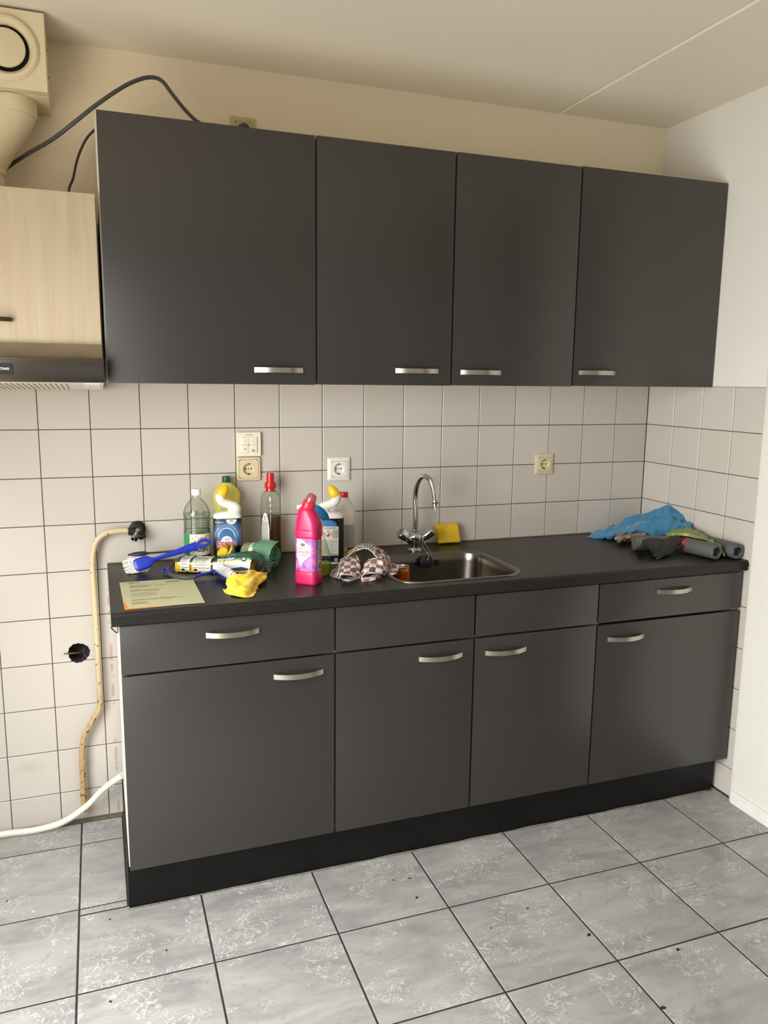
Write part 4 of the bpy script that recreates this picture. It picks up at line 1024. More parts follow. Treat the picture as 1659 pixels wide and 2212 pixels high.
for i, ch in enumerate(word):
    if ch == ' ': continue
    a = PI * .98 - i * PI * .96 / (len(word) - 1); cx_, cz_ = .036 * math.cos(a), .092 + .037 * math.sin(a); ca, sa = math.cos(a - PI / 2), math.sin(a - PI / 2)
    for q in text_tris(ch, .0046, 'CENTER'): T.append(tuple((cx_ + x * ca - y * sa, min(.151, cz_ + x * sa + y * ca)) for x, y in q))
obj('print', bd.ink(T, -.004, 0, .0011), INKW, lb)
obj('print', bd.ink(print_lines(.039, .046, .060, .130, 16, .5, 3), 0, 0, .0011) , M('print_grey', (150, 152, 160), 0.5), lb)

t = thing('toilet_cleaner', 'white bent-neck toilet cleaner bottle with yellow cap, hazard label towards the viewer', 'bottle', (-1.3985, -.200, ZW + .0005), -.27, 'bent-neck toilet cleaner bottles')
bd = bent_bottle(t, -1)
lb = obj('label', bd.patch(-.062, .062, .008, .154, nu=60), M('label_black', (17, 17, 24), 0.3), t, smooth='all'); lb['label'] = 'black back label'
P = [(.030 * math.cos(a) - .008, .132 + .018 * math.sin(a)) for a in [k * PI / 16 for k in range(17)]]
obj('blue_print', bd.ink(split_tris(poly_tris(P) + rect_tris(-.038, .022, .126, .132), .006), 0, 0, .0010), M('print_blue2', (52, 112, 176), 0.4), lb)
pn = obj('text_panel', bd.ink(split_tris(rect_tris(-.048, .028, .030, .128), .006), 0, 0, .0011), M('panel_grey', (206, 202, 192), 0.5), lb)
obj('fine_print', bd.ink(split_tris(print_lines(-.046, .026, .034, .085, 17, .42, 6) + print_lines(.008, .027, .088, .116, 8, .5, 7) + print_lines(-.02, .026, .118, .126, 2, .5, 9), .006), 0, 0, .0014), INKX, lb)
def diamond(cx_, cz_, r_, inner):
    o_ = [(cx_ + r_, cz_), (cx_, cz_ + r_), (cx_ - r_, cz_), (cx_, cz_ - r_)]; i_ = [(cx_ + (x - cx_) * inner, cz_ + (y - cz_) * inner) for x, y in o_]
    T = []
    for k in range(4): T += poly_tris([o_[k], o_[(k + 1) % 4], i_[(k + 1) % 4], i_[k]])
    return T
obj('hazard_print', bd.ink(split_tris(diamond(-.006, .103, .0135, .80), .004), 0, 0, .0015), INKR, lb)
obj('hazard_print', bd.ink(rect_tris(-.010, -.003, .096, .099) + poly_tris([(-.008, .099), (-.005, .108), (-.003, .107), (-.004, .099)]) + poly_tris([(-.003, .100), (.003, .104), (.003, .101)]), 0, 0, .0015), INKB, lb)
P = [(.020 + .007 * math.cos(a), .016 + .007 * math.sin(a)) for a in [k * PI / 8 for k in range(16)]]
obj('badge_print', bd.ink(poly_tris(P), 0, 0, .0012), M('print_grey', (150, 152, 160), 0.5), lb)
obj('print', bd.ink(text_tris('750 ml e', .007, 'RIGHT', .02), .026, .0315, .0015), INKB, lb)

# tall clear bottle with red cap and olive liquid, seen on its corner
t = thing('soap_bottle', 'tall clear square bottle with red cap, half full of olive liquid', 'bottle', (-1.5655, -.052, ZW + .0005), -.92)
s_ = .0275
bd = Body([(0, s_ * .9, s_ * .9, 5, 0), (.003, s_ * .98, s_ * .98, 5, 0), (.008, s_, s_, 5, 0), (.120, s_, s_, 5, 0), (.146, s_, s_, 5, 0), (.150, s_ - .0012, s_ - .0012, 5, 0), (.154, s_, s_, 5, 0), (.164, s_, s_, 5, 0), (.168, s_ - .0012, s_ - .0012, 5, 0), (.172, s_, s_, 5, 0), (.184, s_, s_, 5, 0), (.188, s_ - .0012, s_ - .0012, 4.6, 0), (.192, s_, s_, 4.2, 0), (.208, s_ * .98, s_ * .98, 3.6, 0), (.220, s_ * .86, s_ * .86, 2.9, 0), (.229, s_ * .62, s_ * .62, 2.2, 0), (.233, .0155, .0155, 2, 0), (.242, .0150, .0150, 2, 0)], 3)
vbottle(t, bd, PET, .141, clear_mat('olive_liquid', (212, 178, 48), 0.02))
P = [(-.017, .020), (.017, .020), (.017, .105), (.013, .135), (.007, .150), (.002, .156), (-.002, .156), (-.008, .148), (-.014, .132), (-.017, .100)]
lb = obj('label', bd.ink(split_tris(poly_tris(P), .006), 0, 0, .0008), M('label_white', (224, 220, 210), 0.5), t); lb['label'] = 'white tapering label'
obj('fine_print', bd.ink(print_lines(-.014, .014, .046, .128, 34, .45, 12, .1) + print_lines(-.006, .005, .130, .146, 6, .45, 13, .1), 0, 0, .0012), INKX, lb)
obj('print', bd.ink(text_tris('Säin', .013, 'CENTER', .05), 0, .031, .0012), INKB, lb)
bm = bmesh.new(); lathe(bm, [(0.0155, .226), (0.0150, .235), (0.0140, .237), (0.0185, .2375), (0.0192, .239), (0.0190, .2545), (0.0183, .2565), (0.0135, .257), (0.0128, .285), (0.0120, .2885), (0.0001, .289)], 36); obj('cap', bm, M('cap_red', (196, 24, 30), 0.28), t, smooth=40)

# pink bleach bottle
PINK = M('pink_plastic', (196, 26, 88), 0.3, sub=0.05)
t = thing('bleach_bottle', 'bright pink bleach bottle with a purple label at the front of the worktop', 'bottle', (-1.531, -.434, ZW + .0005), -.76)
bd = Body([(0, .034, .027, 4.5, 0), (.003, .0355, .0285, 4.5, 0), (.008, .0362, .0292, 4.5, 0), (.034, .0362, .0292, 4.5, 0), (.0385, .0348, .0278, 4.5, 0), (.0395, .0345, .0275, 4.5, 0), (.139, .0345, .0275, 4.5, 0), (.1405, .0348, .0278, 4.5, 0), (.144, .0365, .0295, 4.5, 0), (.160, .0365, .0295, 4.4, 0), (.163, .0356, .0286, 4.4, 0), (.166, .0362, .0292, 4.2, 0), (.182, .0358, .0288, 3.6, -.0005), (.198, .0330, .0275, 3.0, -.0020), (.212, .0285, .0252, 2.6, -.0045), (.222, .0245, .0230, 2.3, -.0060), (.229, .0190, .0190, 2, -.0065)], 4)
bm = bd.mesh()
# direction of the leaning neck: to the right as seen, in the bottle's own frame
wd = Vector((.94, -.34, 0)); rz = -.76; lx = Vector((wd.x * math.cos(-rz) - wd.y * math.sin(-rz), wd.x * math.sin(-rz) + wd.y * math.cos(-rz), 0))
nk = Vector((-.0065, 0, .222)); na = (lx * .42 + Vector((0, 0, 1))).normalized()
lathe(bm, [(0.0215, -.008), (0.0185, .004), (0.0175, .012)], 28, na, nk); obj('bottle_body', bm, PINK, t, smooth=40)
bm = bmesh.new(); lathe(bm, [(0.0185, .007), (0.0196, .008), (0.0198, .022), (0.0185, .0245), (0.014, .025)], 32, na, nk); obj('collar', bm, M('collar_red', (222, 34, 52), 0.3), t, smooth=40)
bm = bmesh.new(); lathe(bm, [(0.0160, .0245), (0.0162, .030), (0.0145, .042), (0.0118, .0475), (0.008, .0495), (0.0001, .050)], 32, na, nk); obj('cap', bm, clear_mat('pink_clear_cap', (232, 170, 178), 0.07, 0.1, (226, 150, 160), 0.35), t, smooth=40)
bm = bmesh.new(); lathe(bm, [(0.0105, .0245), (0.010, .030), (0.006, .038), (0.0055, .0465), (0.0001, .047)], 24, na, nk); obj('nozzle', bm, M('nozzle_pink', (214, 92, 116), 0.4), t, smooth=40)
mt, nt, b = nodes_mat('label_lavender'); tc = nt.nodes.new('ShaderNodeTexCoord')
n1 = nz(nt, tc.outputs['Object'], 32, 4, 1.4)
nt.links.new(ramp(nt, n1, [(0.30, (110, 46, 128)), (0.48, (164, 92, 168)), (0.62, (200, 110, 160)), (0.78, (206, 178, 214))]), b.inputs['Base Color']); b.inputs['Roughness'].default_value = 0.25
hw = .0345 + .0275 * .0
lb = obj('label', bd.patch(-.052, .0465, .0405, .1385, nu=60), MATS['label_lavender'], t, smooth='all'); lb['label'] = 'purple lavender label'
P = [(-.024, .137), (-.012, .137), (.0215, .118), (.0215, .092), (-.006, .066), (-.011, .052), (-.016, .060), (-.024, .085)]
obj('white_print', bd.ink(split_tris(poly_tris(P), .005), 0, 0, .0010), M('print_white2', (232, 226, 230), 0.3), lb)
P = [(-.004, .0655), (.020, .084), (.018, .056), (.014, .047)]
obj('lilac_print', bd.ink(split_tris(poly_tris(P), .005), 0, 0, .0010), M('print_lilac', (172, 118, 190), 0.35), lb)
T = split_tris(rect_tris(-.0095, .0045, .1165, .1245), .004)
obj('logo_print', bd.ink(T, -.002, 0, .0012), INKB, lb)
obj('logo_print', bd.ink(split_tris(text_tris('JUMBO', .0042, 'CENTER', .02), .004), -.0045, .119, .0014), M('print_gold', (232, 170, 30), 0.4), lb)
for s, sz, z_, mm in (('KRACHTIGE', .0078, .1065, M('print_violet', (70, 48, 80), 0.4)), ('DIKBLEEK', .0125, .094, M('print_brick', (206, 52, 46), 0.4)), ('LAVENDEL', .0075, .085, MATS['print_violet'])):
    obj('print', bd.ink(split_tris([tuple((x * .86, y * 1.15) for x, y in q) for q in text_tris(s, sz, 'CENTER', .015)], .004), -.003, z_, .0013), mm, lb)
obj('fine_print', bd.ink(print_lines(-.012, .006, .074, .080, 2, .4, 15), 0, 0, .0013), INKX, lb)
lb2 = obj('label', bd.patch(.0468, .0625, .042, .134, nu=16), M('label_grey', (206, 200, 204), 0.4), t, smooth='all'); lb2['label'] = 'grey text strip with bar code'
obj('fine_print', bd.ink(print_lines(.0485, .0615, .072, .131, 22, .45, 16), 0, 0, .0011), INKX, lb2)
obj('bar_code', bd.ink(sum([rect_tris(.0500, .0605, .046 + k * .0021, .0470 + k * .0021 + .0005 * (k % 3)) for k in range(9)], []), 0, 0, .0011), INKB, lb2)

# spray bottle
t = thing('spray_bottle', 'spray bottle with blue and white trigger head, yellow-green liquid inside', 'bottle', (-1.4755, -.338, ZW + .0005), -.25)
bd = Body([(0, .033, .022, 2.8, 0), (.004, .0375, .0255, 2.8, 0), (.015, .0395, .027, 2.8, 0), (.035, .040, .0275, 2.8, 0), (.060, .037, .026, 2.7, 0), (.090, .029, .022, 2.5, 0), (.115, .0215, .018, 2.3, 0), (.135, .0165, .0155, 2.1, 0), (.150, .0135, .0135, 2, 0), (.166, .013, .013, 2, 0)], 4)
vbottle(t, bd, clear_mat('grey_green_clear', (232, 238, 222), 0.05), .037, clear_mat('lime_liquid', (226, 232, 60), 0.02, 0.05, (220, 222, 20), 0.3))
bm = bmesh.new(); lathe(bm, [(0.016, .150), (0.0165, .152), (0.0165, .170), (0.013, .174), (0.011, .186)], 28); obj('collar', bm, M_WHITEP, t, smooth=40)
M_TB = M('trigger_blue', (26, 112, 168), 0.35)
bm = bmesh.new(); n = 20
prof = [(.036, .172), (.030, .190), (.018, .206), (.002, .2165), (-.018, .2205), (-.038, .2205), (-.048, .2195), (-.048, .204), (-.030, .202), (-.012, .196), (.004, .184), (.012, .172)]
prism(bm, prof, -.0115, .0115)
bmesh.ops.bevel(bm, geom=[e for e in bm.edges if abs(e.verts[0].co.y - e.verts[1].co.y) < 1e-6], offset=.003, segments=2, affect='EDGES'); obj('head', bm, M_TB, t, smooth=40)
bm = bmesh.new(); lathe(bm, [(0.0085, -.001), (0.0095, .0), (0.0095, .006), (0.0072, .0075), (0.0072, .0175), (0.004, .019), (0.0001, .019)], 24, (-1, 0, 0), (-.047, 0, .2125)); obj('nozzle', bm, M_WHITEP, t, smooth=40)
bm = bmesh.new(); tube(bm, [(-.033, 0, .205), (-.040, 0, .196), (-.0435, 0, .184), (-.046, 0, .170), (-.053, 0, .158)], [.0052, .0056, .0052, .0048, .0036], 14, 5); obj('trigger', bm, M_WHITEP, t, smooth='all')
bm = bmesh.new(); tube(bm, [(0, 0, .16), (.001, 0, .10), (.004, 0, .04), (.010, 0, .006)], .0022, 8); obj('dip_tube', bm, M_WHITEP, t, smooth='all')

# milky bottle with red cap
t = thing('bleach_bottle', 'milky white bottle with small red cap and grey text label near the tiles', 'bottle', (-1.3255, -.118, ZW + .0005), -.30)
bd = Body([(0, .034, .028, 2.6, 0), (.004, .038, .032, 2.6, 0), (.012, .0405, .034, 2.6, 0), (.13, .0405, .034, 2.6, 0), (.155, .0395, .0335, 2.5, 0), (.175, .0345, .030, 2.3, 0), (.190, .0265, .025, 2.1, 0), (.198, .0215, .0215, 2, 0), (.2005, .0175, .0175, 2, 0), (.204, .0185, .0185, 2, 0), (.2065, .0135, .0135, 2, 0), (.211, .013, .013, 2, 0)], 4)
obj('bottle_body', bd.mesh(), clear_mat('milky_plastic', (242, 238, 228), 0.04, 0.15, (250, 246, 236), 0.84), t, smooth=50)
lb = obj('label', bd.patch(-.055, .048, .012, .118, nu=50), M('label_pale', (216, 212, 200), 0.5), t, smooth='all')
obj('fine_print', bd.ink(split_tris(print_lines(-.05, .044, .040, .115, 26, .42, 21, .1), .006), 0, 0, .0011), INKX, lb)
obj('logo_print', bd.ink(split_tris(rect_tris(.012, .040, .028, .038), .006), 0, 0, .0012), INKR, lb)
obj('yellow_print', bd.ink(split_tris(rect_tris(-.055, .048, .012, .025), .006), 0, 0, .0011), M('print_yellow', (226, 190, 30), 0.4), lb)
bm = bmesh.new(); lathe(bm, [(0.0142, .2065), (0.0148, .2075), (0.0145, .2215), (0.0132, .224), (0.0001, .2243)], 32); obj('cap', bm, MATS['cap_red'], t, smooth=40)

# ------------------------------------------------------------------ brushes, sponges, rolls, cloths, paper
def pt(u, v, y=None, z=None):
    """photo point at depth y, or on the worktop; kept inside the room"""
    p = aty(u, v, y) if y is not None else atz(u, v, z if z is not None else ZW + .0012)
    if p.x > -.006:
        d = ray(u, v); p = CAM + d * ((-.006 - CAM.x) / d.x)
    if p.z < ZW + .001: p = atz(u, v, ZW + .0012) if y is None else Vector((p.x, p.y, ZW + .0012))
    return p
def local(net, o): return [[p - o for p in row] for row in net]
M_BLUE = M('brush_blue', (26, 44, 170), 0.35); M_GRIP = M('grip_grey', (62, 64, 66), 0.55); M_BRI = M('bristle_white', (232, 228, 216), 0.6)
def bristles(bm, origin, ux, uy, dirn, nx, ny, sx, sy, length, splay=0.25, rad=0.0011, seed=0):
    r = random.Random(seed)
    for i in range(nx):
        for j in range(ny):
            a, c = (i / (nx - 1) - .5), (j / max(1, ny - 1) - .5)
            p = origin + ux * a * sx + uy * c * sy
            d = (dirn + ux * (a * 2 * splay + r.uniform(-.07, .07)) + uy * (c * 2 * splay * .6 + r.uniform(-.07, .07))).normalized()
            L = length * r.uniform(.92, 1.05)
            lathe(bm, [(rad * .8, 0), (rad * 1.15, L * .6), (rad * 1.5, L)], 5, d, p)
    return bm

def clampz(bm):
    for v in bm.verts: v.co.z = max(v.co.z, .0004)
# blue dish brush leaning on the vinegar bottle
tipp = aty(455, 1169, -.150); hdp = aty(331, 1205, -.165); cen = aty(311, 1216, -.168)
t = thing('dish_brush', 'blue dish brush with white bristles, handle leaning up against the vinegar bottle', 'brush', (cen.x, cen.y, ZW + .001))
O = Vector(t.location); ax = (tipp - cen).normalized()
fr = Vector((.10, -.86, .40)); fr = (fr - ax * fr.dot(ax)).normalized(); sd = ax.cross(fr).normalized()
bm = bmesh.new(); rings = []
for s, wd, th in ((-.030, .010, .006), (-.027, .0175, .0078), (-.020, .0205, .0085), (.008, .0205, .0085), (.018, .0165, .008), (.026, .009, .0075), (.032, .0065, .0062)):
    rings.append([cen - O + ax * s + sd * wd * math.copysign(abs(math.cos(a)) ** .45, math.cos(a)) + fr * th * math.copysign(abs(math.sin(a)) ** .6, math.sin(a)) for a in [k * 2 * PI / 24 for k in range(24)]])
rings_mesh(bm, rings); obj('head', bm, M_BLUE, t, smooth=45)
# handle: slim neck, wide flat paddle with a hanging hole
L = (tipp - cen).length
stn = [(.028, .0062, .0058), (.05, .0062, .0056), (.08, .0075, .0056), (.12, .0105, .0056), (L - .062, .0132, .0054), (L - .046, .0140, .0052)]
rings = [[cen - O + ax * s + sd * wd * math.cos(a) + fr * th * math.sin(a) for a in [k * 2 * PI / 24 for k in range(24)]] for s, wd, th in stn]
bm = bmesh.new(); rings_mesh(bm, rings)
hc_ = cen - O + ax * (L - .026); hn = 40; loops = []
for k in range(hn):
    a = 2 * PI * k / hn; ro = Vector((math.cos(a) * .026, math.sin(a) * .0142)); ri = Vector((math.cos(a) * .0125 + .003, math.sin(a) * .0062))
    loops.append([hc_ + ax * q.x + sd * q.y + fr * w_ for q, w_ in ((ro * .985, .004), (ro * 1.0, .0), (ro * .985, -.004), (ri, -.0045), (ri * .94, 0), (ri, .0045))])
rings_mesh(bm, loops + [loops[0]], caps=False); obj('handle', bm, M_BLUE, t, smooth=45)
bm = bmesh.new(); bristles(bm, cen - O - fr * .007 - ax * .006, ax, sd, (-fr * .55 - ax * .85).normalized(), 8, 6, .042, .036, .038, .30, .0013, 4)
bristles(bm, cen - O - fr * .007 - ax * .022, ax, sd, (-ax * .95 - fr * .3).normalized(), 3, 7, .012, .040, .034, .40, .0013, 8); clampz(bm); obj('bristles', bm, M_BRI, t)

# dark brush behind it
a_, b_ = pt(276, 1200, -.105), pt(436, 1189, -.118); a_.z = ZW + .048; b_.z = ZW + .056
t = thing('dish_brush', 'black dish brush lying behind the blue brush', 'brush', (a_.x, a_.y, ZW + .001)); O = Vector(t.location)
bm = bmesh.new(); tube(bm, [a_ - O, a_.lerp(b_, .10) - O, a_.lerp(b_, .22) - O, a_.lerp(b_, .3) - O, a_.lerp(b_, .6) - O, a_.lerp(b_, .85) - O, b_ - O], [.004, .013, .014, .006, .007, .0105, .004], 16, 6, flat=.5); obj('handle', bm, M('brush_black', (34, 38, 44), 0.4), t, smooth='all')
bm = bmesh.new(); ax2 = (b_ - a_).normalized(); bristles(bm, a_.lerp(b_, .14) - O - Vector((0, 0, .004)), ax2, Vector((-ax2.y, ax2.x, 0)).normalized(), Vector((-.15, -.05, -1)), 7, 5, .040, .020, .024, .3, .0012, 5); clampz(bm); obj('bristles', bm, M_BRI, t)

# brush with grey grip lying in front of the sponge pack
h0 = pt(356, 1230, None, ZW + .012); h1 = pt(372, 1242, None, ZW + .010); h2 = pt(405, 1247, None, ZW + .009); h3 = pt(430, 1243, None, ZW + .012); h4 = pt(455, 1236, None, ZW + .016); h5 = pt(464, 1232, None, ZW + .018)
t = thing('dish_brush', 'blue dish brush with grey grip and upturned bristles in front of the sponge pack', 'brush', (h2.x, h2.y, ZW + .001)); O = Vector(t.location)
bm = bmesh.new(); tube(bm, [pt(353, 1236, None, ZW + .008) - O, pt(353.5, 1230, None, ZW + .012) - O, pt(359, 1229, None, ZW + .013) - O, pt(364, 1236, None, ZW + .010) - O, h1 - O], [.0036, .0042, .0044, .0046, .005], 12, 5); obj('hook', bm, M_BLUE, t, smooth='all')
bm = bmesh.new(); tube(bm, [pt(365, 1237, None, ZW + .010) - O, h1 - O, pt(390, 1246, None, ZW + .009) - O, h2 - O, pt(423, 1246, None, ZW + .010) - O], [.0052, .0086, .0092, .0088, .0066], 16, 5, flat=.75); gr = obj('grip', bm, M_GRIP, t, smooth='all')
for k in range(5):
    p = h1.lerp(h2, .1 + k * .22) - O; obj('rib', B(p.x - .0022, p.x + .0022, p.y - .006, p.y + .006, p.z + .0052, p.z + .0078, .001, 1), M_BLACK, gr)
bm = bmesh.new(); tube(bm, [pt(421, 1246, None, ZW + .010) - O, h3 - O, h4 - O, h5 - O], [.0066, .0055, .005, .006], 14, 5, flat=.8); obj('neck', bm, M_BLUE, t, smooth='all')
b0, b1 = pt(464, 1234, None, ZW + .017), pt(500, 1258, None, ZW + .010)
ax3 = (b1 - b0).normalized(); up3 = Vector((.62, .20, .75)); up3 = (up3 - ax3 * up3.dot(ax3)).normalized(); sd3 = ax3.cross(up3)
bm = bmesh.new(); rings = []
for s, k in ((-.004, .3), (0, .85), (.006, 1), ((b1 - b0).length - .004, 1), ((b1 - b0).length + .002, .4)):
    rings.append([b0 - O + ax3 * s + sd3 * .014 * k * math.cos(a) + up3 * .0035 * math.sin(a) for a in [q * 2 * PI / 16 for q in range(16)]])
rings_mesh(bm, rings); obj('head', bm, M_BLUE, t, smooth=45)
bm = bmesh.new(); bristles(bm, b0.lerp(b1, .5) - O + up3 * .003, ax3, sd3, up3, 12, 5, (b1 - b0).length * .9, .020, .027, .12, .0013, 9); clampz(bm); obj('bristles', bm, M_BRI, t)

# pack of six sponges in printed film
PL, PR = Vector((-1.905, -.152, 0)), Vector((-1.640, -.286, 0)); pc = (PL + PR) / 2; pax = (PR - PL).normalized()
t = thing('sponge_pack', 'clear film pack of yellow and green sponges with a dark green printed end', 'sponge pack', (pc.x, pc.y, ZW + .001), math.atan2(pax.y, pax.x))
PLn = (PR - PL).length
M_SPG = M('scourer_green', (38, 82, 58), 0.95, var=0.2, vscale=200, bump=0.6, bscale=400)
for k in range(6):
    x0 = -PLn / 2 + .022 + k * .0405
    if x0 + .038 > PLn / 2 - .02: break
    s_ = obj('sponge', B(x0, x0 + .0385, -.0315, .0315, .002, .034, .004, 2), MSP, t, smooth=45)
    obj('scourer', B(x0 + .0005, x0 + .038, -.031, .031, .0342, .041, .002, 1), M_SPG, s_, smooth=45)
def pack_ring(x, ry, z0, z1, n=32, off=0.0):
    cz_ = (z0 + z1) / 2; rz_ = (z1 - z0) / 2
    return [Vector((x, (ry + off) * math.copysign(abs(math.cos(a)) ** .55, math.cos(a)), cz_ + (rz_ + off) * math.copysign(abs(math.sin(a)) ** .55, math.sin(a)))) for a in [k * 2 * PI / n for k in range(n)]]
FILM = clear_mat('film_clear', (246, 247, 246), 0.07, 0.06)
def pk(x):
    """half width, bottom and top of the pack at x"""
    e = max(0.0, min(1.0, (PLn / 2 - abs(x)) / .03)); e = e ** .5
    return .012 + .0235 * e if x < 0 else .030 + .0055 * e, max(.0026, .0026 + .006 * (1 - e)), (.0125 + .031 * e) * (1 + .5 * max(0, min(1, (x + .02) / .12)))
def pack_surf(x, ang, off): 
    ry, z0, z1 = pk(x); cz_, rz_ = (z0 + z1) / 2, (z1 - z0) / 2
    return Vector((x, (ry + off) * math.copysign(abs(math.cos(ang)) ** .55, math.cos(ang)), cz_ + (rz_ + off) * math.copysign(abs(math.sin(ang)) ** .55, math.sin(ang)) + .0006 * math.sin(x * 260 + ang * 3)))
bm = bmesh.new(); rings_mesh(bm, [[pack_surf(-PLn / 2 + PLn * i / 48, k * 2 * PI / 40, .0015) for k in range(40)] for i in range(49)]); obj('film', bm, FILM, t, smooth=50)
# crimped film at the right end
net = [[Vector((PLn / 2 - .004 + i * .008, -.034 + j * .0135, .010 + j * .004 + .004 * math.sin(i * 2.1 + j * 1.7))) for j in range(6)] for i in range(5)]
obj('crimp', sheet([net], 4, .0006, .002, 90, seed=5), FILM, t)
net = [[Vector((-PLn / 2 + .004 - i * .006, -.014 + j * .007, .007 + .003 * math.sin(i * 2 + j * 2.2))) for j in range(5)] for i in range(4)]
obj('crimp', sheet([net], 4, .0006, .002, 90, seed=6), FILM, t)
# print wraps the front (angles around -90 deg are -y): s runs up the front face and over the top
# s: 0 = at -y side middle (ang=pi), positive = over the top towards +y
def wrap(T, off): return tris_mesh(bmesh.new(), T, lambda x, s: pack_surf(x, PI - s, off))
def grid_tris(x0, x1, s0, s1, f=None, nx=14, ns=10):
    T = []
    for i in range(nx):
        for j in range(ns):
            a0, a1 = x0 + (x1 - x0) * i / nx, x0 + (x1 - x0) * (i + 1) / nx; c0_, c1_ = s0 + (s1 - s0) * j / ns, s0 + (s1 - s0) * (j + 1) / ns
            T += rect_tris(a0, a1, c0_, c1_)
    return T
def shear(T, k): return [tuple((x + k * s, s) for x, s in q) for q in T]
X9 = PLn / 2
g1 = obj('printed_band', wrap(shear(grid_tris(.012, X9 - .030, .35, 2.3), .014), .0022), M('print_bottle_green', (30, 82, 62), 0.3), t); g1['label'] = 'dark green printed band'
obj('stripe', wrap(shear(grid_tris(-.004, X9 - .030, .18, .35), .014), .0022), M('stripe_gold', (222, 176, 46), 0.3), g1)
obj('stripe', wrap(shear(grid_tris(.000, X9 - .030, -.55, .18), .014), .0022), M('stripe_white', (222, 222, 216), 0.3), g1)
obj('dark_print', wrap(poly_tris([(.085 + .028 * math.cos(a), -.18 + .14 * math.sin(a)) for a in [k * PI / 10 for k in range(20)]]), .0026), M('print_slate', (58, 62, 64), 0.4), g1)
obj('lettering', wrap([tuple((.012 + x, .42 + y * 32) for x, y in q) for q in text_tris('Strong', .021, 'LEFT', .02)], .0027), INKW, g1)
obj('lettering', wrap([tuple((.040 + x, 1.22 + y * 30) for x, y in q) for q in text_tris('sponges', .0085, 'LEFT')], .0027), INKW, g1)
obj('count_badge', wrap(poly_tris([(.098 + .010 * math.cos(a), .40 + .27 * math.sin(a)) for a in [k * PI / 12 for k in range(24)]]), .0026), INKB, g1)
obj('lettering', wrap([tuple((.098 + x, .28 + y * 32) for x, y in q) for q in text_tris('6x', .0105, 'CENTER', .02)], .0031), INKW, g1)
for (x0, x1, sd_) in ((-X9 + .042, -X9 + .072, 31), (-X9 + .082, -X9 + .140, 32)):
    lbp = obj('text_label', wrap(grid_tris(x0, x1, -.6, 1.7), .0021), M('label_film', (218, 214, 196), 0.35), t)
    T = [tuple((x0 + (s_ - 0) , y_) for s_, y_ in q) for q in print_lines(.003, x1 - x0 - .003, -.1, 1.5, 14, .4, sd_)]
    obj('fine_print', wrap(T, .0025), INKX, lbp)
    obj('symbol', wrap(poly_tris([(x0 + .009 + .006 * math.cos(a), -.30 + .17 * math.sin(a)) for a in [k * PI / 10 for k in range(20)]]), .0025), INKB, lbp)

# loose sponge bent into a U, behind the pack
c = pt(484, 1197, -.163)
t = thing('sponge', 'bent yellow sponge with green scourer standing behind the sponge pack', 'sponge', (c.x, c.y, ZW + .0415), -.2)
P = [(-.0195, -.0400), (-.0205, .010), (-.003, .0290), (.004, .0285), (.013, .0215), (.005, .003), (.0085, -.001), (.0135, .012), (.0255, .0285), (.0290, .0270), (.0170, .003), (.0160, -.0400)]
bm = prism(bmesh.new(), P, -.024, .024); bmesh.ops.triangulate(bm, faces=[f for f in bm.faces if len(f.verts) > 4]); obj('foam', bm, MSP, t)
bm = prism(bmesh.new(), [(.0292, .0270), (.0350, .0255), (.0300, -.040), (.0162, -.040), (.0172, .003)], -.0238, .0238); bmesh.ops.triangulate(bm, faces=[f for f in bm.faces if len(f.verts) > 4]); obj('scourer', bm, M_SPG, t)

# roll of green bin bags
e1_ = pt(594, 1212, -.222); e1_ = Vector((e1_.x, -.222, ZW + .0392)); rdir = Vector((-.66, .62, 0)).normalized()
t = thing('bin_bag_roll', 'green roll of bin bags with a white paper band behind the sponge pack', 'bag roll', (e1_.x, e1_.y, ZW + .001)); O = Vector(t.location)
def spiral_roll(bm, c0, d, length, r0, r1, turns, n=32, zsq=1.0):
    """wound film: a spiral ribbon swept along d, with an outer skin"""
    u = Vector((0, 0, 1)); s = d.cross(u).normalized(); N = int(turns * n)
    def P(k, off, l):
        a = 2 * PI * k / n; r_ = r0 + (r1 - r0) * k / N + off
        r_ += .0012 * math.sin(3 * a + l * 40) * (r_ / r1)
        return c0 + d * l + u * math.cos(a) * r_ * zsq + s * math.sin(a) * r_
    ls = [0, length * .33, length * .66, length]
    V = [[[bm.verts.new(P(k, o_, l + (.0025 * math.sin(k * .7) if i == 0 else 0))) for i, l in enumerate(ls)] for o_ in (0, .0011)] for k in range(N + 1)]
    for k in range(N):
        for i in range(3):
            bm.faces.new((V[k][1][i], V[k + 1][1][i], V[k + 1][1][i + 1], V[k][1][i + 1])); bm.faces.new((V[k][0][i], V[k][0][i + 1], V[k + 1][0][i + 1], V[k + 1][0][i]))
        for i in (0, 3): bm.faces.new((V[k][0][i], V[k + 1][0][i], V[k + 1][1][i], V[k][1][i]))
    for k in (0, N):
        for i in range(3): bm.faces.new((V[k][0][i], V[k][1][i], V[k][1][i + 1], V[k][0][i + 1]))
    return bm
M_TEAL = clear_mat('bag_green', (150, 200, 170), 0.05, 0.25, (142, 200, 168), 0.86); M_PALE = clear_mat('bag_pale_green', (190, 214, 160), 0.05, 0.25, (168, 192, 134), 0.88)
bm = spiral_roll(bmesh.new(), e1_ - O, rdir, .075, .006, .0365, 6); obj('bag_film', bm, M_TEAL, t, smooth=50)
bm = bmesh.new(); lathe(bm, [(0.034, 0), (0.0375, 0), (0.0377, .020), (0.034, .020)], 36, rdir, e1_ - O + rdir * .060); obj('paper_band', bm, M('band_white', (222, 214, 200), 0.6), t, smooth=35)
bm = bmesh.new(); lathe(bm, [(0.030, 0), (0.0365, .001), (0.0365, .026), (0.032, .032), (0.0001, .033)], 36, rdir, e1_ - O + rdir * .0805); obj('bag_film', bm, M_PALE, t, smooth=40)
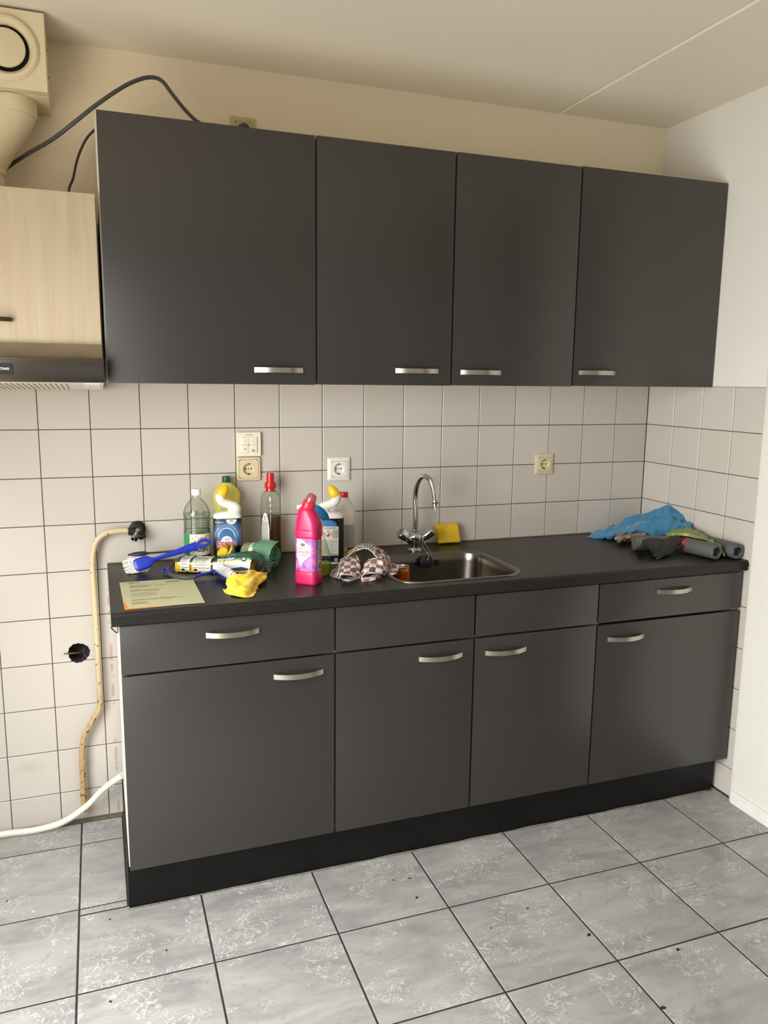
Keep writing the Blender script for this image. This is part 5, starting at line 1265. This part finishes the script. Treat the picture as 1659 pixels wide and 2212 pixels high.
net = [[e1_ - O + rdir * l + Vector((0, 0, 1)) * (.0378 * math.cos(a)) + rdir.cross(Vector((0, 0, 1))) * (.0385 * math.sin(a)) + Vector((0, 0, lift)) for a, lift in ((-1.3, 0), (-.8, .001), (-.3, .002), (.2, .006), (.55, .014))] for l in (-.004, .03, .065)]
obj('loose_flap', sheet([net], 5, .0008, .0015, 60, seed=8), M_TEAL, t)

# crumpled yellow cloth
G = None
net = [[pt(*q) for q in row] for row in (
    [(497, 1264, G), (508, 1254, -.385), (530, 1252, -.385), (556, 1252, -.375), (576, 1254, -.36)],
    [(492, 1256, -.415), (505, 1240, -.42), (528, 1241, -.425), (546, 1233, -.41), (577, 1239, -.39)],
    [(487, 1268, -.445), (503, 1257, -.465), (522, 1261, -.475), (546, 1252, -.465), (574, 1254, -.425)],
    [(482, 1274, -.455), (500, 1276, -.495), (525, 1271, -.515), (549, 1273, -.495), (561, 1266, -.445)],
    [(486, 1282, G), (505, 1288, G), (527, 1291, G), (549, 1288, G), (556, 1277, G)])]
o = pt(525, 1280); t = thing('cleaning_cloth', 'crumpled bright yellow cleaning cloth near the front edge of the worktop', 'cloth', o)
obj('cloth', sheet([local(net, o)], 10, .0022, .0012, 50, seed=1, folds=((.9, 26, .010, .3), (2.2, 30, .007, .35)), zmin=ZW + .0006 - o.z), M('cloth_yellow', (238, 200, 30), 0.95, var=0.10, vscale=120, bump=0.7, bscale=420, sheen=0.3), t)

# letter on an orange envelope
def flat_sheet(bm, P, z, th):
    a = [bm.verts.new((x, y, z)) for x, y in P]; c = [bm.verts.new((x, y, z + th)) for x, y in P]
    n = len(P); bm.faces.new(a[::-1]); bm.faces.new(c)
    for i in range(n): bm.faces.new((a[i], a[(i + 1) % n], c[(i + 1) % n], c[i]))
    return bm
UL, UR, LR, LL = [atz(*q, ZW) for q in ((258, 1259.7), (415, 1248.4), (442.8, 1302.8), (269.4, 1318))]
q2 = lambda a, c: UL.lerp(UR, a).lerp(LL.lerp(LR, a), c)
P = lambda a, c: (q2(a, c).x, q2(a, c).y)
o = obj('envelope', flat_sheet(bmesh.new(), [P(.0, .72), P(.6, .72), P(.6, .985), P(.0, 1.0)], ZW + .0004, .0006), M('envelope_orange', (216, 142, 56), 0.7)); tag(o, 'orange envelope showing under the lower left corner of the letter', 'envelope')
lt = obj('letter', flat_sheet(bmesh.new(), [P(.0, .0), P(1, 0), P(1, 1), P(.44, .985), P(.38, .972), P(.045, .955), P(.03, .76), P(.0, .755)], ZW + .0011, .0004), M('paper_yellowish', (190, 187, 148), 0.75, var=0.03, vscale=25)); tag(lt, 'pale yellow printed letter lying at the left end of the worktop', 'paper')
def on_paper(T): return tris_mesh(bmesh.new(), T, lambda x, y: Vector((q2(x, 1 - y).x, q2(x, 1 - y).y, ZW + .0018)))
T = []
for (x0, x1, y0, y1, n, sdv) in ((.12, .6, .875, .885, 1, 1), (.12, .45, .74, .84, 6, 2), (.45, .62, .775, .81, 2, 3), (.62, .82, .855, .93, 6, 4), (.12, .30, .60, .68, 4, 5), (.30, .52, .58, .66, 3, 6), (.12, .45, .50, .535, 2, 7), (.12, .50, .43, .47, 2, 8), (.12, .40, .385, .40, 1, 9), (.10, .80, .26, .31, 3, 10), (.10, .34, .14, .22, 4, 11), (.50, .64, .235, .25, 1, 12)):
    T += print_lines(x0, x1, y0, y1, n, .38, sdv, .3)
obj('print', on_paper(T), M('letter_print', (120, 118, 92), 0.8), lt)
obj('print', on_paper(print_lines(.10, .27, .925, .945, 1, .8, 14, .0)), INKB, lt)
obj('logo_print', on_paper(rect_tris(.135, .185, .952, .968)), INKR, lt)

# crumbs on the worktop
for i, (u, v, wh) in enumerate(((263, 1243, 'upper of two specks above the letter'), (266, 1249, 'lower of two specks above the letter'), (281, 1249, 'under the head of the blue brush'), (241, 1262, 'at the very left edge, beside the letter'), (340, 1247, 'between the letter and the grey brush grip'))):
    p = atz(u, v, ZW); bm = bmesh.new(); bmesh.ops.create_icosphere(bm, subdivisions=1, radius=1)
    rr = random.Random(i + 50)
    for q in bm.verts: q.co = Vector((q.co.x * .0016 * rr.uniform(.7, 1.2), q.co.y * .0016 * rr.uniform(.7, 1.2), max(0, (q.co.z + .5) * .001)))
    o = obj('debris_crumb', bm, MCR, None, (p.x, p.y, ZW + .0003)); tag(o, 'tiny dark worktop crumb, ' + wh, 'crumb', 'crumbs on the worktop')

# checked tea towel in a heap
mt, nt, b = nodes_mat('checked_towel'); uvn = nt.nodes.new('ShaderNodeUVMap'); uvn.uv_map = 'uv'
su = nt.nodes.new('ShaderNodeSeparateXYZ'); nt.links.new(uvn.outputs[0], su.inputs[0])
ck = nt.nodes.new('ShaderNodeTexChecker'); ck.inputs['Scale'].default_value = 1 / .0205; nt.links.new(uvn.outputs[0], ck.inputs['Vector'])
band = mth(nt, 'GREATER_THAN', mth(nt, 'FRACT', mth(nt, 'MULTIPLY', su.outputs[0], 1 / .066)), 0.5)
dark = mixc(nt, band, lin((140, 84, 82)), lin((92, 62, 58)))
cc = mixc(nt, ck.outputs['Fac'], dark, lin((206, 196, 184)))
stp = mth(nt, 'GREATER_THAN', mth(nt, 'FRACT', mth(nt, 'MULTIPLY', su.outputs[1], 1 / .0085)), 0.5)
inband = mth(nt, 'GREATER_THAN', mth(nt, 'FRACT', mth(nt, 'MULTIPLY', su.outputs[1], 1 / .150)), 0.76)
c3 = mixc(nt, inband, cc, mixc(nt, stp, lin((52, 38, 40)), lin((204, 192, 184))))
edge = mth(nt, 'LESS_THAN', su.outputs[1], 0.004)
nt.links.new(mixc(nt, edge, c3, lin((214, 206, 196))), b.inputs['Base Color']); b.inputs['Roughness'].default_value = 0.95; b.inputs['Sheen Weight'].default_value = 0.2
g = nt.nodes.new('ShaderNodeNewGeometry'); bumpn(nt, b, nz(nt, g.outputs['Position'], 500, 3), 0.5, 0.0012)
nets = [
 # arch at the back, right flank falls to the sink
 ([[(738, 1226, G), (742, 1222, -.26), (745, 1214, -.23), (748, 1206, -.20)],
   [(749, 1204, -.37), (752, 1196, -.31), (756, 1192, -.26), (760, 1190, -.22)],
   [(768, 1188, -.37), (772, 1181, -.31), (776, 1178, -.27), (782, 1180, -.23)],
   [(796, 1186, -.38), (797, 1177, -.32), (799, 1176, -.28), (806, 1180, -.23)],
   [(812, 1200, -.39), (817, 1190, -.34), (821, 1188, -.29), (824, 1190, -.24)],
   [(826, 1212, -.40), (834, 1202, -.36), (838, 1202, -.31), (838, 1204, -.26)],
   [(838, 1232, -.41), (843, 1222, -.38), (845, 1218, -.33), (846, 1214, -.29)],
   [(838, 1243, G), (848, 1240, G), (852, 1232, G), (854, 1222, G)]], 0.0),
 # front left fold, open hem to the viewer
 ([[(733, 1246, -.452), (734, 1236, -.42), (733, 1222, -.39), (735, 1208, -.36)],
   [(738, 1242, -.462), (740, 1230, -.43), (741, 1214, -.39), (745, 1204, -.35)],
   [(752, 1241, -.468), (753, 1228, -.43), (754, 1212, -.39), (757, 1200, -.35)],
   [(767, 1244, -.462), (767, 1228, -.43), (766, 1212, -.39), (768, 1198, -.35)],
   [(776, 1246, -.452), (776, 1236, -.43), (778, 1222, -.40), (777, 1206, -.37)],
   [(780, 1250, G), (781, 1242, G), (784, 1232, G), (784, 1222, G)]], 0.02),
 # underside lip of that fold
 ([[(733, 1246, -.452), (735, 1244, -.43), (738, 1240, -.40)], [(740, 1253, G), (742, 1249, G), (745, 1244, G)], [(754, 1255, G), (755, 1250, G), (757, 1244, G)], [(768, 1252, G), (769, 1248, G), (770, 1243, G)], [(778, 1249, G), (779, 1244, G), (780, 1240, G)]], 0.05),
 # front right fold
 ([[(778, 1250, G), (780, 1238, -.42), (784, 1226, -.39), (788, 1216, -.37)],
   [(786, 1240, -.46), (788, 1226, -.43), (792, 1214, -.40), (796, 1209, -.37)],
   [(800, 1238, -.468), (802, 1220, -.435), (805, 1208, -.40), (808, 1205, -.37)],
   [(814, 1238, -.466), (817, 1222, -.44), (818, 1208, -.41), (820, 1203, -.38)],
   [(828, 1240, -.46), (833, 1228, -.44), (829, 1212, -.42), (826, 1204, -.39)],
   [(833, 1244, G), (838, 1236, G), (838, 1228, G), (838, 1220, G)]], 0.036),
 # crumpled white end under it
 ([[(778, 1246, G), (782, 1244, -.44), (788, 1240, -.42)], [(781, 1256, G), (788, 1250, -.462), (796, 1244, -.44)], [(795, 1256, G), (799, 1249, -.468), (804, 1244, -.44)], [(808, 1254, G), (810, 1246, -.462), (813, 1242, -.44)], [(824, 1248, G), (822, 1244, -.45), (820, 1242, -.43)]], 0.07),
 # left skirt
 ([[(711, 1243, G), (722, 1230, G), (733, 1215, -.36)], [(722, 1249, G), (730, 1236, -.42), (736, 1216, -.38)], [(736, 1252, G), (738, 1243, -.43), (741, 1228, -.40)]], 0.09),
 # right tail on the rim of the sink
 ([[(842, 1242, G), (845, 1230, -.39), (843, 1218, -.35)], [(850, 1243, G), (853, 1229, -.392), (850, 1217, -.36)], [(858, 1238, -.41), (861, 1228, -.40), (856, 1219, -.38)]], 0.03)]
o = pt(790, 1240); t = thing('tea_towel', 'checked brown and white tea towel heaped beside the sink', 'towel', o)
NN = [([[pt(*q) - o for q in row] for row in net], uo) for net, uo in nets]
obj('cloth', sheet(NN, 7, .0024, .0018, 60, seed=4, folds=((.4, 45, .006, .3), (1.6, 60, .003, .3)), zmin=ZW + .0006 - o.z), MATS['checked_towel'], t)

# ------------------------------------------------------------------ pile at the right end
net = [[pt(*q) for q in row] for row in (
    [(1292, 1152, -.03), (1320, 1146, -.03), (1344, 1140, -.03), (1360, 1130, -.035), (1390, 1122, -.04), (1425, 1108, -.06), (1448, 1100, -.11), (1470, 1114, -.20), (1482, 1128, -.25)],
    [(1280, 1148, -.05), (1318, 1135, -.08), (1340, 1131, -.09), (1354, 1114, -.10), (1388, 1110, -.12), (1420, 1098, -.14), (1442, 1091, -.165), (1466, 1106, -.22), (1480, 1124, -.26)],
    [(1274, 1153, -.065), (1312, 1140, -.10), (1338, 1137, -.115), (1356, 1122, -.125), (1390, 1119, -.145), (1424, 1108, -.17), (1446, 1104, -.20), (1468, 1118, -.245), (1486, 1129, -.275)],
    [(1270, 1158, -.075), (1306, 1149, -.12), (1340, 1144, -.135), (1362, 1132, -.15), (1392, 1124, -.16), (1424, 1120, -.19), (1450, 1118, -.22), (1470, 1126, -.26), (1492, 1132, -.295)],
    [(1268, 1161, G), (1304, 1154, -.135), (1338, 1146, -.16), (1366, 1136, -.185), (1396, 1126, -.20), (1428, 1122, -.225), (1456, 1122, -.25), (1478, 1127, -.285), (1495, 1132, -.31)],
    [(1283, 1163, G), (1312, 1160, -.15), (1340, 1156, -.18), (1368, 1149, -.21), (1398, 1142, -.23), (1430, 1138, -.25), (1458, 1136, -.275), (1480, 1138, -.30), (1494, 1140, -.32)],
    [(1296, 1164, G), (1320, 1164, G), (1345, 1163, G), (1370, 1161, G), (1400, 1158, -.245), (1432, 1154, -.265), (1458, 1152, -.29), (1478, 1150, -.31), (1490, 1150, -.325)])]
o = pt(1380, 1155); t = thing('cleaning_cloth', 'large blue cloth heaped in the corner against the right wall', 'cloth', o)
obj('cloth', sheet([local(net, o)], 8, .0025, .0030, 40, seed=7, folds=((.35, 26, .010, .22), (1.9, 30, .006, .3), (.1, 70, .003, .25)), zmin=ZW + .0006 - o.z), M('cloth_blue', (56, 124, 164), 0.9, var=0.08, vscale=60, bump=0.5, bscale=380, sheen=0.3), t)
p = pt(1284, 1157, -.075) - o
obj('care_label', B(p.x - .006, p.x + .006, p.y - .012, p.y - .0105, p.z - .001, p.z + .0035), M_WHITEP, t)

net = [[pt(*q) for q in row] for row in (
    [(1330, 1158, -.20), (1350, 1155, -.20), (1370, 1153, -.215), (1398, 1152, -.24)],
    [(1327, 1160, -.225), (1345, 1158, -.235), (1372, 1155, -.235), (1396, 1155, -.26)],
    [(1330, 1168, -.24), (1348, 1163, -.255), (1370, 1164, -.255), (1392, 1164, -.28)],
    [(1338, 1173, G), (1350, 1172, G), (1368, 1170, G), (1390, 1171, G)])]
o = pt(1355, 1168); t = thing('crumpled_rag', 'small pinkish beige rag crumpled between the blue cloth and black bag', 'rag', o)
obj('cloth', sheet([local(net, o)], 9, .002, .003, 70, seed=12, folds=((.6, 60, .010, .3), (2.0, 80, .006, .3)), zmin=ZW + .0006 - o.z), M('rag_beige', (156, 124, 112), 0.95, var=0.15, vscale=90, bump=0.5), t)

M_GBAG = M('bag_grey', (88, 89, 86), 0.6, var=0.08, vscale=50, bump=0.3, bscale=90); M_KBAG = M('bag_black', (13, 12, 11), 0.5, bump=0.4, bscale=70); M_TAPE = M('tape_red', (196, 24, 34), 0.4)
def grey_roll(label, c0, d, length, r_, tape=True):
    c0 = Vector(c0); d = Vector(d).normalized()
    t = thing('bin_bag_roll', label, 'bag roll', (c0.x, c0.y, ZW + .001), group='grey bin bag rolls'); O = Vector(t.location)
    bm = bmesh.new(); u = Vector((0, 0, 1)); sd = d.cross(u).normalized(); rings = []
    for l, k in ((length, .25), (length, .96), (length - .003, 1), (length * .5, 1.0), (.006, 1.0), (.0015, .985), (0, .95), (.0005, .78), (.001, .64), (.004, .60), (.03, .56)):
        rings.append([c0 - O + d * (l + .0012 * math.sin(5 * a) * (k < .9)) + (u * math.cos(a) + sd * math.sin(a)) * r_ * k * (1 + .018 * math.sin(2 * a + l * 30) + .012 * math.sin(5 * a + 1) * (k < .9)) for a in [q * 2 * PI / 40 for q in range(40)]])
    rings_mesh(bm, rings); obj('bag_film', bm, M_GBAG, t, smooth=50)
    bm = spiral_roll(bmesh.new(), c0 - O + d * .002, d, .03, .003, r_ * .54, 2.2, 20); obj('inner_windings', bm, M('bag_grey_dark', (50, 52, 51), 0.6), t, smooth=45)
    net = [[c0 - O + d * l + (u * math.cos(a) + sd * math.sin(a)) * (r_ * 1.01 + lift) for a, lift in ((1.2, .0), (1.7, .0006), (2.2, .0010), (2.5, .0022))] for l in (.012, .03, .05, length * .8)]
    obj('loose_flap', sheet([net], 4, .0008, .0008, 60, seed=3), M_GBAG, t)
    if tape:
        bm = bmesh.new(); lathe(bm, [(r_ * .97, length - .004), (r_ + .0008, length - .003), (r_ + .0008, length + .006), (r_ * .9, length + .007)], 28, d, c0 - O); obj('red_tape', bm, M_TAPE, t, smooth=40)
    return t
grey_roll('grey roll of bin bags touching the right wall', (-.0325, -.572, ZW + .0290), (0.0, 1, 0), .165, .0265)
grey_roll('grey roll of bin bags in front, half under the black bag', (-.1085, -.556, ZW + .0290), (-.16, 1, 0), .125, .0265)
grey_roll('grey roll of bin bags lying under the black bag beside the rag', (-.165, -.370, ZW + .0290), (-1, .30, 0), .125, .0265, False)

net = [[pt(*q) for q in row] for row in (
    [(1376, 1180, G), (1394, 1166, -.375), (1430, 1160, -.365), (1464, 1153, -.35), (1490, 1143, -.34)],
    [(1379, 1184, -.415), (1400, 1174, -.425), (1432, 1168, -.41), (1468, 1160, -.395), (1495, 1149, -.37)],
    [(1393, 1186, -.43), (1408, 1186, -.455), (1438, 1179, -.445), (1470, 1169, -.42), (1498, 1158, -.39)],
    [(1404, 1193, -.45), (1416, 1200, -.48), (1440, 1190, -.465), (1468, 1178, -.44), (1498, 1168, -.405)],
    [(1413, 1201, -.465), (1422, 1208, G), (1441, 1199, -.475), (1466, 1186, -.455), (1495, 1174, -.42)])]
o = pt(1422, 1206); t = thing('bin_bag', 'loose black bin bag draped over the grey rolls', 'bag', o)
obj('bag_film', sheet([local(net, o)], 8, .0012, .0018, 45, seed=15, folds=((.5, 34, .009, .15), (1.3, 60, .004, .2)), zmin=ZW + .0006 - o.z), M_KBAG, t)
net = [[pt(*q) for q in row] for row in (
    [(1440, 1150, -.315), (1470, 1140, -.315), (1488, 1137, -.325), (1512, 1147, -.36), (1538, 1160, -.41), (1556, 1176, -.48), (1562, 1192, -.535)],
    [(1437, 1152, -.345), (1468, 1148, -.37), (1494, 1150, -.40), (1520, 1160, -.45), (1544, 1170, -.50), (1560, 1184, -.53), (1566, 1198, -.555)],
    [(1442, 1158, -.36), (1476, 1156, -.39), (1504, 1162, -.43), (1526, 1167, -.475), (1542, 1177, -.52), (1556, 1190, -.54), (1563, 1205, G)])]
o = pt(1500, 1175); t = thing('bin_bag', 'pale green bin bag crumpled between the grey rolls and blue cloth', 'bag', o)
obj('bag_film', sheet([local(net, o)], 7, .0012, .0020, 50, seed=21, folds=((.3, 40, .009, .2), (1.7, 60, .005, .25)), zmin=ZW + .0006 - o.z), clear_mat('bag_light_green', (226, 238, 186), 0.05, 0.2, (186, 208, 128), 0.85), t)
